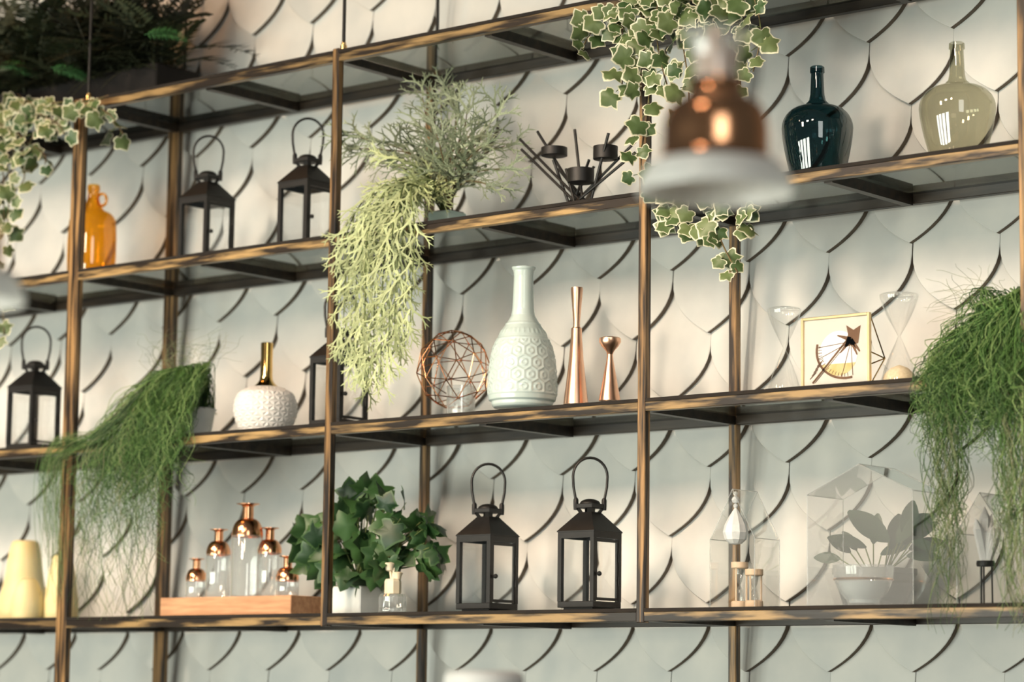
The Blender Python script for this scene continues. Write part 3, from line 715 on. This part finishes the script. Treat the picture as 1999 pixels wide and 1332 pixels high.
ST_P = [staghorn_mesh('frond_pale', i) for i in range(5)]
ST_G = [staghorn_mesh('frond_grey', 20 + i, 3, .052, 27) for i in range(5)]
def fern_mesh(m, seed, wd=.019):
    r = random.Random(seed); mb = MB(); n = 24
    def P(t): return Vector((.06*math.sin(3*t + seed), t, .35*t - .62*t*t))
    mb.tube([P(i/12) for i in range(13)], [.008*(1 - .06*i) for i in range(13)], 4)
    for i in range(2, n):
        t = i/n; ln = .20*math.sin(math.pi*min(1, .12 + t*.86))**.8 + .02; p = P(t)
        for s_ in (-1, 1):
            a = s_*math.radians(68 + r.uniform(-8, 8)); d = Vector((math.sin(a), math.cos(a), r.uniform(-.25, .05))); q = d.cross(Vector((0, 0, 1))).normalized()*wd
            b = len(mb.v); mb.v += [tuple(p), tuple(p + d*ln*.4 + q), tuple(p + d*ln), tuple(p + d*ln*.4 - q)]; mb.f.append((b, b + 1, b + 2, b + 3))
    return mb.mesh('frond', m, False)
FERN = [fern_mesh('fern', i) for i in range(4)]; FERN_B = fern_mesh('fern_bright', 9, .010)
def place(parent, name, me, pos, d, nrm, size):
    y = Vector(d).normalized(); z = Vector(nrm) - y*Vector(nrm).dot(y)
    z = z.normalized() if z.length > 1e-4 else y.orthogonal().normalized()
    x = y.cross(z); q = Vector(pos) - parent.location
    M = Matrix(((x.x*size, y.x*size, z.x*size, q.x), (x.y*size, y.y*size, z.y*size, q.y), (x.z*size, y.z*size, z.z*size, q.z), (0, 0, 0, 1)))
    return link(name, me, parent, mw=M)
def catmull(pts, n):
    out = []
    for i in range(len(pts) - 1):
        a, b, c, d = pts[max(0, i - 1)], pts[i], pts[i + 1], pts[min(len(pts) - 1, i + 2)]
        for q in range(n):
            u = q/n; out.append(.5*((2*b) + (c - a)*u + (2*a - 5*b + 4*c - d)*u*u + (3*b - a - 3*c + d)*u**3))
    return out + [pts[-1]]
def rv(r, s=1.): return Vector((r.uniform(-s, s), r.uniform(-s, s), r.uniform(-s, s)))
def strand(parent, pts, step, size, meshes, r, stemmat='stem', sr=.0016, face=Vector((.5, -.85, .15)), jit=.8, budget=None):
    cv = catmull(pts, 10)
    MB().tube([p - parent.location for p in cv], sr, 5).build('vine', stemmat, parent, True)
    acc = 0; k = 0
    for i in range(1, len(cv)):
        acc += (cv[i] - cv[i - 1]).length
        if acc > step:
            acc = 0; k += 1; side = RT*(1 if k % 2 else -1)
            d = side*.7 + Vector((0, -.25, -.75)) + rv(r, .45); s_ = size*r.uniform(.7, 1.15)
            st = cv[i] + d.normalized()*s_*.35 + Vector((0, -.006, 0)) + rv(r, .006)
            MBp = MB().tube([cv[i] - parent.location, st - parent.location], .0008, 4).build('petiole', 'green_stem', parent)
            place(parent, 'leaf', r.choice(meshes), st, d, face + rv(r, jit), s_)

# ---------------------------------------------------------------- variegated ivy, right of centre
r = random.Random(3)
pb = stand(1330, 0, .12); t = thing('variegated_ivy', 'cream-edged variegated ivy spilling from the top shelf behind the copper pendant', 'plant', pb)
MB().lathe([(.055, 0), (.072, .10), (.078, .105), (.078, .12), (.070, .12), (.066, .10)], 32).build('pot', 'planter', t, True)
MB().lathe([(.066, .098), (.001, .104)], 24, cap0=False).build('soil', 'soil', t, True)
root = pb + Vector((0, 0, .11))
def vr(*px): return [root + rv(r, .03)] + [at(x, y, Y) for x, y, Y in px]
for pts in (((1230, -20, -.02), (1195, 30, -.03), (1160, 55, -.03), (1136, 95, -.03)), ((1240, -15, -.02), (1215, 40, -.035), (1220, 110, -.035), (1212, 180, -.03)),
            ((1260, -20, -.02), (1255, 60, -.04), (1268, 150, -.03), (1262, 230, -.03), (1252, 300, -.03), (1252, 370, -.03)), ((1290, -20, -.02), (1282, 60, -.04), (1290, 120, -.04), (1302, 165, -.03)),
            ((1330, -25, -.02), (1330, 60, -.03), (1345, 180, -.03), (1335, 300, -.03), (1318, 400, -.03), (1332, 455, -.03)), ((1360, -25, -.02), (1375, 60, -.03), (1388, 200, -.03), (1385, 340, -.03), (1392, 420, -.03), (1412, 480, -.03), (1440, 532, -.03)),
            ((1400, -25, -.02), (1412, 60, -.03), (1420, 180, -.03), (1430, 330, -.03), (1452, 400, -.03)), ((1450, -25, -.02), (1478, 20, -.03), (1484, 75, -.03), (1470, 140, -.03)), ((1310, -30, -.02), (1360, 5, -.03), (1420, 20, -.03), (1445, 50, -.03)), ((1270, -30, 0), (1230, 0, -.03), (1190, 10, -.03), (1172, 30, -.03))):
    strand(t, vr(*pts), .0165, .041, IVY_V, r)
for i in range(36):                                        # the dense crown at the shelf edge
    x, y = r.uniform(1170, 1470), r.uniform(-30, 75); pos = at(x, y, r.uniform(-.05, 0))
    place(t, 'leaf', r.choice(IVY_V), pos, Vector((r.uniform(-.6, .6), -.4, -.8)), Vector((.5, -.85, .3)) + rv(r, .8), .041*r.uniform(.75, 1.15))
for i in range(24):                                        # the lower bunch below the pendant
    x = r.uniform(1295, 1462); pos = at(x, 375 + r.uniform(0, 1)*(90 - abs(x - 1390)*.3), r.uniform(-.05, -.02))
    place(t, 'leaf', r.choice(IVY_V), pos, Vector((r.uniform(-.6, .6), -.3, -.8)), Vector((.5, -.85, .3)) + rv(r, .8), .041*r.uniform(.75, 1.15))
# ---------------------------------------------------------------- variegated ivy at the left end
r = random.Random(8)
pb = stand(20, 0, .06); t = thing('variegated_ivy', 'cream-edged variegated ivy hanging at the left end under the dark fern', 'plant', pb)
MB().lathe([(.030, 0), (.042, .05), (.046, .053), (.046, .06), (.040, .06), (.038, .052)], 28).build('pot', 'planter', t, True)
root = pb + Vector((0, 0, .055))
for pts in (((30, 225, -.02), (90, 245, -.04), (135, 218, -.04), (180, 208, -.04), (215, 225, -.04), (240, 262, -.04)), ((60, 200, -.03), (120, 200, -.04), (180, 196, -.04), (212, 186, -.03)),
            ((10, 230, -.03), (45, 270, -.05), (85, 300, -.04), (88, 320, -.04)), ((0, 240, -.03), (30, 300, -.05), (48, 345, -.05), (20, 390, -.05), (14, 440, -.05)), ((-20, 240, -.03), (5, 330, -.05), (8, 420, -.05), (18, 470, -.05)),
            ((-40, 250, -.03), (-20, 400, -.05), (-5, 540, -.05), (6, 610, -.05), (8, 655, -.05)), ((40, 215, -.03), (70, 240, -.05), (60, 275, -.05), (40, 300, -.05)), ((60, 215, -.03), (110, 240, -.05), (125, 262, -.05))):
    strand(t, [root + rv(r, .02)] + [at(x, y, Y) for x, y, Y in pts], .019, .040, IVY_V, r)
for i in range(16):
    pos = at(r.uniform(-10, 120), r.uniform(185, 260), r.uniform(-.06, -.02))
    place(t, 'leaf', r.choice(IVY_V), pos, Vector((r.uniform(-.7, .7), -.3, -.7)), Vector((.5, -.8, .3)) + rv(r, 1.), .032*r.uniform(.7, 1.15))
# ---------------------------------------------------------------- dark fern in a trough on top
r = random.Random(4)
xa = stand(-80, 0, .10).x; xb = stand(290, 0, .10).x
pb = Vector(((xa + xb)/2, .175, ZS[0])); t = thing('fern_trough', 'dark bushy fern in a brown-black trough on top of the rack', 'plant', pb)
hx = (xb - xa)/2
MB().bevel_box(-hx, hx, -.055, .095, 0, .100, .004).build('trough', 'planter', t)
MB().box(-hx + .008, hx - .008, -.047, .087, .095, .102).build('soil', 'soil', t)
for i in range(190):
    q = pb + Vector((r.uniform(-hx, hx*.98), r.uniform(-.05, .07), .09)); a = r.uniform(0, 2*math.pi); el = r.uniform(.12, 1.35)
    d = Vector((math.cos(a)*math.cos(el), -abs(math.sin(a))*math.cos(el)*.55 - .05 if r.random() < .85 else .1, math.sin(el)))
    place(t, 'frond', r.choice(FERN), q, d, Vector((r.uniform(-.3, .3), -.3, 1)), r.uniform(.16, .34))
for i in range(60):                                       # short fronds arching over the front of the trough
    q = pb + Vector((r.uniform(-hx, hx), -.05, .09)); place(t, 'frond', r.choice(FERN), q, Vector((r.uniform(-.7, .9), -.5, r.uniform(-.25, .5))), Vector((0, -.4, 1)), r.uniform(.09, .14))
for (x, y, dx, dz) in ((282, 66, .9, -.05), (100, 130, .6, -.2), (-4, 125, .4, -.1)):
    place(t, 'frond', FERN_B, at(x, y, .02), RT*dx + Vector((0, 0, dz)), Vector((.4, -.8, .3)), .10)
# ---------------------------------------------------------------- pale antler-frond plant
r = random.Random(21)
pb = stand(872, 1, .145); k = mpp(pb); t = thing('antler_frond_plant', 'pale green antler-leaved plant in a mint pot trailing over the shelf edge', 'plant', pb)
MB().bevel_box(-.030, .030, -.030, .030, 0, .047, .002).build('pot', 'mint_pot', t)
MB().box(-.026, .026, -.026, .026, .0465, .049).build('soil', 'soil', t)
root = pb + Vector((0, 0, .05))
def sprays(ends, mesh, step, size, droop, sm, jit=.5, normal=Vector((.5, -.85, .2))):
    for pts in ends:
        cv = catmull([root + rv(r, .012)] + [at(x, y, Y) for x, y, Y in pts], 8)
        MB().tube([p - pb for p in cv], [.0022*(1 - .6*i/len(cv)) for i in range(len(cv))], 5).build('stem', sm, t, True)
        acc = 0; k_ = 0; n = len(cv)
        for i in range(4, n):
            acc += (cv[i] - cv[i - 1]).length
            if acc > step or i == n - 1:
                acc = 0; k_ += 1; tan = (cv[i] - cv[i - 1]).normalized()
                d = tan + RT*(.65 if k_ % 2 else -.65) + Vector((0, -.15, -droop)) + rv(r, .25)
                if i == n - 1: d = tan + Vector((0, 0, -droop*.5))
                place(t, 'frond', r.choice(mesh), cv[i] + rv(r, .003), d, normal + rv(r, jit), size*r.uniform(.75, 1.15))
sprays([((840, 330, .13), (780, 290, .08), (715, 272, .06), (700, 268, .05)), ((845, 330, .13), (800, 300, .09), (745, 292, .07), (700, 290, .06)), ((850, 320, .13), (835, 250, .12), (825, 190, .12)), ((860, 320, .14), (862, 230, .14), (860, 185, .14)),
        ((880, 310, .14), (905, 260, .13), (912, 210, .13)), ((890, 330, .14), (935, 275, .13), (968, 222, .13)), ((895, 340, .14), (945, 300, .13), (985, 285, .12)), ((895, 350, .14), (935, 335, .12), (975, 330, .12)),
        ((880, 330, .12), (900, 290, .08), (920, 260, .06)), ((870, 340, .1), (860, 290, .06), (852, 262, .05)), ((830, 350, .1), (790, 330, .06), (760, 322, .05)), ((890, 350, .12), (915, 310, .08), (940, 288, .07)), ((875, 320, .15), (890, 250, .16), (885, 200, .16)), ((900, 360, .12), (930, 355, .10), (955, 362, .10))],
       ST_G, .0125, .070, .05, 'stem')
sprays([((835, 345, .10), (790, 350, .02), (760, 355, .0)), ((840, 350, .10), (800, 320, .04), (760, 310, .02))], ST_P, .014, .055, .2, 'green_stem')
hang = []
for i in range(17):
    x = 668 + 8.4*i + r.uniform(-5, 5); yb = 640 + 95*math.sin(min(1., max(0., (x - 640)/110))*math.pi*.62) - (55 if x > 765 else 0) + r.uniform(-45, 20)
    Yh = r.uniform(-.06, -.012)
    hang.append(((840 - 2*i*.3, 360 + r.uniform(-10, 15), .07), ((x + 800)/2, 385 + r.uniform(-25, 20), -.005), (x + 5, 450, Yh), (x, 550, Yh), (x - 4, yb, Yh)))
sprays(hang, ST_P, .0205, .060, .55, 'green_stem', .55)
# ---------------------------------------------------------------- green ivy in a white pot
r = random.Random(33)
pb = stand(700, 3, .13); k = mpp(pb); t = thing('green_ivy', 'bushy glossy green ivy in a white square pot', 'plant', pb)
MB().bevel_box(-.042, .042, -.042, .042, 0, .062, .003).build('pot', 'white_pot', t)
MB().box(-.037, .037, -.037, .037, .0615, .064).build('soil', 'soil', t)
root = pb + Vector((0, 0, .06))
for i in range(120):
    a = r.uniform(0, 2*math.pi); q = math.sqrt(r.uniform(.0, 1)); u = q*math.cos(a); v = q*math.sin(a)
    x = 728 + 138*u; y = 1058 - 82*v*(1.15 if v > 0 else .82)
    if v > .45 and abs(u - .05) > .42: y += 34
    Y = .13 - .10*math.sqrt(max(0., 1 - q*q))*r.uniform(.3, 1) + r.uniform(-.01, .02)
    pos = at(x, y, Y); out = RT*u + UP*v*.8 - FW*.7
    d = RT*u*.7 + Vector((0, -.2, -.45 if v < .5 else .55)) + rv(r, .45)
    MB().tube([root - pb + rv(r, .02)*.6, (root*.4 + pos*.6) - pb + Vector((0, 0, .01)), pos - pb], .0011, 4).build('petiole', 'green_stem', t)
    place(t, 'leaf', r.choice(IVY_G), pos, d, out + rv(r, .55), .061*r.uniform(.7, 1.15))
# ---------------------------------------------------------------- trailing grass plants
def blade(mb, pts, r0, r, wig=.006, n=9):
    cv = catmull(pts, n); m_ = len(cv); ph = r.uniform(0, 6); fq = r.uniform(.5, 1.4)
    out = []
    for i, p in enumerate(cv):
        f = (i/m_)**.6; out.append(p + RT*(wig*f*math.sin(ph + fq*i)) + Vector((0, wig*f*.6*math.cos(ph*2 + fq*i*.8), wig*.4*f*math.sin(ph*3 + i))))
    mb.tube(out, [r0*(1 - .65*i/m_) for i in range(m_)], 3, False)
    if mb.rim is None: mb.rim = []
    mb.rim += [r.random()]*(3*m_)
def grass_plant(label, pot_px, s, Y, n, fn, seed, potmat):
    r = random.Random(seed); pb = stand(pot_px, s, Y); t = thing('grass_plant', label, 'plant', pb, 'trailing grass plants')
    MB().lathe([(.038, 0), (.052, .075), (.055, .080), (.050, .082), (.046, .070)], 28).build('pot', potmat, t, True)
    MB().lathe([(.047, .068), (.001, .074)], 20, cap0=False).build('soil', 'soil', t, True)
    a, b = MB(), MB()
    for i in range(n):
        pts, thin, rad, wig = fn(r, pb + Vector((r.uniform(-.04, .04), r.uniform(-.04, .04), .07)))
        blade(b if thin else a, [p - pb for p in pts], rad, r, wig)
    o = a.build('grass_blades', 'grass', t, 'all'); o['kind'] = 'stuff'
    o = b.build('thin_runners', 'grass_thin', t, 'all'); o['kind'] = 'stuff'
def left_grass(r, root):
    u = r.random()
    if u < .70:                                            # dense body sweeping down and left over the shelf edge
        f = r.random()
        x1 = 300 + 105*r.random(); y1 = 705 + (410 - x1)*.18 + 40*r.random()
        y2 = 800 + 110*r.random(); x2 = x1 - (y2 - y1)*r.uniform(.25, .95)
        Y1, Y2 = r.uniform(.04, .12), r.uniform(-.05, .01)
        p1, p2 = at(x1, y1, Y1), at(max(150, x2), y2, Y2)
        e = at(max(150, x2) + r.uniform(-25, 20), y2 + r.uniform(20, 110), Y2)
        return [root, p1, p2, e], False, r.uniform(.0008, .0014), .015
    if u < .74:                                            # wild hairs above and to the right
        return [root, at(r.uniform(280, 420), r.uniform(680, 730), .08), at(r.uniform(260, 480), r.uniform(630, 720), .06)], True, .0006, .006
    if u < .82:                                            # tuft beyond the double upright
        x = r.uniform(80, 125); Yl = r.uniform(-.05, -.02)
        return [root, at(300, 760 + r.uniform(-20, 30), .03), at(190, 850 + r.uniform(-15, 15), Yl), at(x, 890 + r.uniform(-20, 30), Yl), at(x + r.uniform(-14, 8), r.uniform(930, 1180), Yl)], r.random() < .35, .0009, .006
    x = r.uniform(150, 315); Yl = r.uniform(-.05, .0)      # thin runners hanging below the shelf
    return [root, at(x*.5 + 180, 780 + r.uniform(-30, 30), .05), at(x + 15, 880 + r.uniform(-20, 20), Yl), at(x, 990, Yl), at(x + r.uniform(-22, 14), r.uniform(1000, 1215), Yl)], r.random() < .4, r.uniform(.0008, .0012), .013
def left_pass(r, root):
    x1 = r.uniform(1900, 2010); y1 = r.uniform(560, 640); x2 = r.uniform(1820, 2000)
    return [root, at(x1, y1, .05), at(x2, r.uniform(650, 740), -.01), at(x2 - r.uniform(0, 40), r.uniform(720, 830), -.02)], False, r.uniform(.0009, .0015), .014
def right_grass(r, root):
    u = r.random()
    if u < .62:
        f = r.random(); x1 = 1850 + 170*f; y1 = 655 - 105*min(1, f*1.1) + 50*r.random()
        x2 = x1 - r.uniform(0, 75); y2 = 700 + 90*r.random(); Y2 = r.uniform(-.06, 0)
        return [root, at(x1, y1, r.uniform(.02, .1)), at(max(1795, x2), y2, Y2), at(max(1790, x2 - r.uniform(-20, 25)), y2 + r.uniform(20, 130), Y2)], False, r.uniform(.0009, .0015), .014
    if u < .66:
        return [root, at(r.uniform(1880, 1990), r.uniform(560, 640), .08), at(r.uniform(1800, 1960), r.uniform(515, 660), .05)], True, .0006, .006
    if r.random() < .5: return left_pass(r, root)
    c = r.choice((1832, 1850, 1868, 1958, 1978, 1994)); x = c + r.uniform(-22, 22); Yl = r.uniform(-.06, -.01)
    return [root, at(x*.5 + 965, 690 + r.uniform(-40, 40), .03), at(x, 800, Yl), at(x + r.uniform(-10, 10), 960, Yl), at(c + r.uniform(-10, 10), r.uniform(980, 1245), Yl)], r.random() < .55, r.uniform(.0009, .0014), .011
grass_plant('fine green grassy plant sweeping left over the third shelf beside the white vase', 376, 2, .17, 1050, left_grass, 5, 'white_pot')
grass_plant('fine green grassy plant hanging at the right edge of the rack', 1985, 2, .15, 1150, right_grass, 6, 'white_pot')

# ================================================================ glass houses on the bottom shelf
def glass_house(px_l, px_r, Yf, depth, eave, apex, label, m='clear', edge='hazy'):
    a, b = stand(px_l, 3, Yf), stand(px_r, 3, Yf); w_ = b.x - a.x; mid = (px_l + px_r)/2
    ze = at(mid, eave, Yf).z - ZS[3]; za = at(mid, apex, Yf).z - ZS[3]
    t = thing('glass_house', label, 'terrarium', a, 'glass house terrariums'); g = .0015
    poly = [(0, 0), (w_, 0), (w_, ze), (w_/2, za), (0, ze)]
    MB().prism(poly, 0, g).build('front_pane', m, t); MB().prism(poly, depth - g, depth).build('back_pane', 'clear', t)
    for (x0, z0), (x1, z1) in ((poly[4], poly[0]), (poly[1], poly[2]), (poly[2], poly[3]), (poly[3], poly[4])):
        n = Vector((x1 - x0, z1 - z0)).normalized(); nx, nz = -n.y*g, n.x*g
        MB().prism([(x0, z0), (x1, z1), (x1 + nx, z1 + nz), (x0 + nx, z0 + nz)], g, depth - g).build('side_pane', 'clear', t)
    MB().box(g, w_ - g, g, depth - g, 0, .002).build('floor_pane', m, t)
    for y in (0, depth):
        for i in range(5):
            (x0, z0), (x1, z1) = poly[i], poly[(i + 1) % 5]
            MB().tube([(x0, y, max(.001, z0)), (x1, y, max(.001, z1))], .0009, 5).build('edge_seam', edge, t)
    for x, z in poly: MB().tube([(x, 0, max(.001, z)), (x, depth, max(.001, z))], .0009, 5).build('edge_seam', edge, t)
    return t, a, w_, ze, za
t, a, w_, ze, za = glass_house(1386, 1473, .06, .085, 1052, 955, 'narrow clear glass house holding a crystal drop and two tiny sand timers')
cr = Vector((a.x + w_*.55, .06 + .02, 0))
def ondrop(px, py, Y): return at(px, py, Y)
p0 = ondrop(1436, 1028, .085); k = mpp(p0)
t = thing('crystal_drop', 'clear crystal teardrop hanging on beads in the narrow glass house', 'ornament', p0)
MB().lathe([(.001, -36*k), (12*k, -34*k), (21*k, -26*k), (25*k, -12*k), (22*k, 2*k), (14*k, 18*k), (6*k, 30*k), (2*k, 36*k)], 10).build('teardrop', 'crystal', t)
for z, q in ((40, 5), (52, 8), (64, 5)): MB().lathe([(.0005, -q*k), (q*.7*k, -q*.7*k), (q*k, 0), (q*.7*k, q*.7*k), (.0005, q*k)], 12, (0, 0, z*k)).build('bead', 'crystal', t, True)
MB().tube([(0, 0, 30*k), (0, 0, at(1436, 960, .085).z - p0.z)], .0006, 5).build('thread', 'crystal', t)
def timer(px, Y, top, wd, label):
    p = stand(px, 3, Y); p.z += .0025; k = mpp(p); H = at(px, top, Y).z - p.z; r = wd/2*k
    t = thing('sand_timer', label, 'hourglass', p, 'tiny sand timers')
    MB().lathe([(r, 0), (r, 11*k), (r*.85, 13*k)], 20, cap1=True).build('base_disc', 'pale_wood', t, True); MB().lathe([(r*.85, H - 13*k), (r, H - 11*k), (r, H)], 20, cap1=True).build('top_disc', 'pale_wood', t, True)
    for i in range(3):
        an = .6 + 2*math.pi*i/3; MB().lathe([(2*k, 11*k), (2*k, H - 11*k)], 6, (r*.78*math.cos(an), r*.78*math.sin(an), 0)).build('pillar', 'pale_wood', t, True)
    pr = [(r*.52*(.12 + .88*abs(math.cos(q))**.7), 12*k + (H - 24*k)*i/12) for i, q in [(i, math.pi*i/12) for i in range(13)]]
    MB().lathe(pr, 16, cap1=True).build('glass_bulbs', 'clear_sheen', t, True)
timer(1444, .108, 1098, 34, 'taller tiny wooden sand timer at the back of the narrow glass house')
timer(1472, .080, 1112, 36, 'shorter tiny wooden sand timer at the front of the narrow glass house')
t, a, w_, ze, za = glass_house(1576, 1783, .035, .125, 962, 906, 'large clear glass house with a silvery bowl inside', 'front_glare')
p0 = stand(1686, 3, .100); p0.z += .0025; k = mpp(p0); t = thing('glass_bowl', 'pale silvery round glass bowl inside the large glass house', 'bowl', p0)
zr = 74*k; pr = [(26*k, 0), (30*k, 2*k)] + [(60*k*math.sin(q)**.85, zr*(1 - math.cos(q))*.98 + 2*k) for q in [math.radians(d) for d in range(30, 100, 7)]]
MB().lathe(pr + [(r_ - .002, z) for r_, z in reversed(pr[2:])], 40).build('bowl_wall', 'hazy', t, True)
MB().lathe([(r_*.93, z + 3*k) for r_, z in pr[1:8]] + [(.001, pr[7][1] + 4*k)], 36).build('pebble_fill', 'pale_water', t, True)
MB().lathe([(58*k, zr*.66), (60*k, zr*.69), (58.5*k, zr*.72)], 40, cap0=False).build('copper_band', 'copper', t, True)
p0 = stand(1708, 3, .255); k = mpp(p0); t = thing('leafy_pot_plant', 'broad-leaved green plant in a black pot behind the large glass house', 'plant', p0)
MB().lathe([(.058, 0), (.080, .068), (.082, .070), (.082, .080), (.077, .080), (.074, .066)], 32).build('pot', 'black_pot', t, True)
MB().lathe([(.075, .066), (.001, .074)], 20, cap0=False).build('soil', 'soil', t, True)
def broad_leaf():
    mb = MB(); n = 8
    for i in range(n + 1):
        q = i/n; w2 = .23*math.sin(math.pi*min(1, q*.96 + .02))**.75 + .006
        mb.v += [(-w2, q, -.25*q*q + .05), (0, q, -.25*q*q), (w2, q, -.25*q*q + .05)]
    for i in range(n): b = 3*i; mb.f += [(b, b + 1, b + 4, b + 3), (b + 1, b + 2, b + 5, b + 4)]
    return mb.mesh('leaf', 'leaf_dark', 'all')
BL = broad_leaf(); r = random.Random(2); root = p0 + Vector((0, 0, .075))
for (x, y, dx, dz, sz) in ((1640, 1092, -.9, .1, .05), (1660, 1080, -.6, .5, .05), (1672, 1075, -.3, .5, .045), (1690, 1072, -.6, .3, .075), (1705, 1062, .1, .5, .06), (1735, 1058, -.7, .6, .095), (1740, 1072, .2, .7, .07), (1752, 1062, .5, .8, .07),
                            (1765, 1050, .3, .9, .075), (1775, 1075, .9, .35, .07), (1770, 1088, .9, .1, .065), (1765, 1065, .8, .7, .08), (1755, 1040, .9, .55, .08), (1778, 1060, .7, -.1, .055), (1720, 1085, .4, .2, .06)):
    q = at(x, y, .245 + r.uniform(-.03, .02))
    MB().tube([root - p0 + Vector((q.x - root.x, 0, 0))*.4, q - p0], .0014, 5).build('stalk', 'green_stem', t)
    place(t, 'leaf', BL, q, RT*dx + Vector((0, -.05, dz)), Vector((.45, -.75, .5)) + rv(r, .3), sz)
t, a, w_, ze, za = glass_house(1868, 1962, .05, .085, 1040, 962, 'clear glass house at the right end behind the hanging grass')
p0 = stand(1925, 3, .09); p0.z += .0025; k = mpp(p0); t = thing('crystal_cluster', 'white crystal cluster on a small black stand inside the right glass house', 'ornament', p0)
zt = at(1925, 1102, .09).z - p0.z
for i in range(3):
    an = .3 + 2*math.pi*i/3; MB().tube([(.012*math.cos(an), .012*math.sin(an), 0), (.011*math.cos(an), .011*math.sin(an), zt)], .0016, 6).build('stand_leg', 'black_metal', t, True)
MB().lathe([(.016, zt - .004), (.017, zt), (.016, zt + .006), (.012, zt + .006)], 24, cap1=True).build('stand_ring', 'black_metal', t, True)
r = random.Random(12)
for i in range(16):
    an = r.uniform(0, 6.28); tl = r.uniform(0, .38); d = Vector((math.cos(an)*math.sin(tl), math.sin(an)*math.sin(tl), math.cos(tl))); ln = r.uniform(.06, .118)*(1 - tl*.6); rr = r.uniform(.006, .011)
    b = Vector((d.x*.01, d.y*.01, zt + .003)); MB().tube([b, b + d*ln*.78, b + d*ln], [rr*.8, rr, .0008], 6).build('crystal_point', 'crystal', t)

# ================================================================ foreground: pendant lamps and white lamp top
def pendant(px, dy, dist, label):
    c = ray(px, 380 + dy, dist); k = dist/F_PX; t = thing('pendant_lamp', label, 'pendant lamp', c, 'copper and glass pendant lamps')
    z = lambda y: (380 - y)*k
    bell = [(262, 324), (230, 317), (212, 306), (207, 290), (207, 266), (205, 245), (199, 226), (186, 211), (166, 200), (144, 193), (124, 186), (108, 176), (102, 165), (100, 152)]
    MB().lathe([(wd/2*k, z(y)) for wd, y in bell], 56, cap0=False).build('copper_shade', 'copper', t, True)
    rim = [(304, 379), (308, 374), (306, 366), (294, 350), (276, 334), (262, 322)]
    MB().lathe([(wd/2*k, z(y)) for wd, y in rim] + [(wd/2*k - .0025, z(y)) for wd, y in reversed(rim)], 56, cap0=False).build('glass_brim', 'brim_glass', t, True)
    cap = [(100, 156), (92, 150), (88, 140), (90, 118), (98, 90), (116, 66), (140, 52)]
    MB().lathe([(wd/2*k, z(y)) for wd, y in cap], 48, cap0=False).build('glass_collar', 'pendant_glass', t, True)
    MB().lathe([(78/2*k, z(152)), (78/2*k, z(96)), (70/2*k, z(90)), (40/2*k, z(86)), (38/2*k, z(60)), (30/2*k, z(54)), (6/2*k, z(50))], 32).build('socket', 'copper_rose', t, True)
    MB().lathe([(4*k, z(52)), (4*k, z(52) + 2.2)], 8, cap1=True).build('cord', 'black_metal', t, True)
    b = MB().lathe([(.001, z(318)), (20*k, z(312)), (32*k, z(290)), (30*k, z(262)), (18*k, z(235)), (16*k, z(200))], 24).build('bulb', 'milk_glass', t, True)
    return t
pendant(1397, 0, 2.7, 'out-of-focus copper and glass pendant lamp in the upper right foreground')
pendant(-106, 210, 2.75, 'copper and glass pendant lamp cut off by the left edge')
c = ray(945, 1310, 3.6); k = 3.6/F_PX; base = Vector((c.x, c.y, 0)); H = c.z
t = thing('floor_lamp', 'blurred white rounded lamp shade rising at the bottom edge', 'lamp', base)
rr = 78*k
MB().lathe([(.11, 0), (.11, .012), (.02, .022)], 40, cap1=True).build('base', 'lamp_white', t, True)
MB().lathe([(.010, .02), (.010, H - .16)], 16).build('pole', 'lamp_white', t, True)
MB().lathe([(rr, H - .2), (rr, H - .012)] + [(rr - .012 + .012*math.cos(q), H - .012 + .012*math.sin(q)) for q in [i*math.pi/12 for i in range(1, 7)]] + [(.001, H)], 44).build('shade', 'lamp_white', t, True)
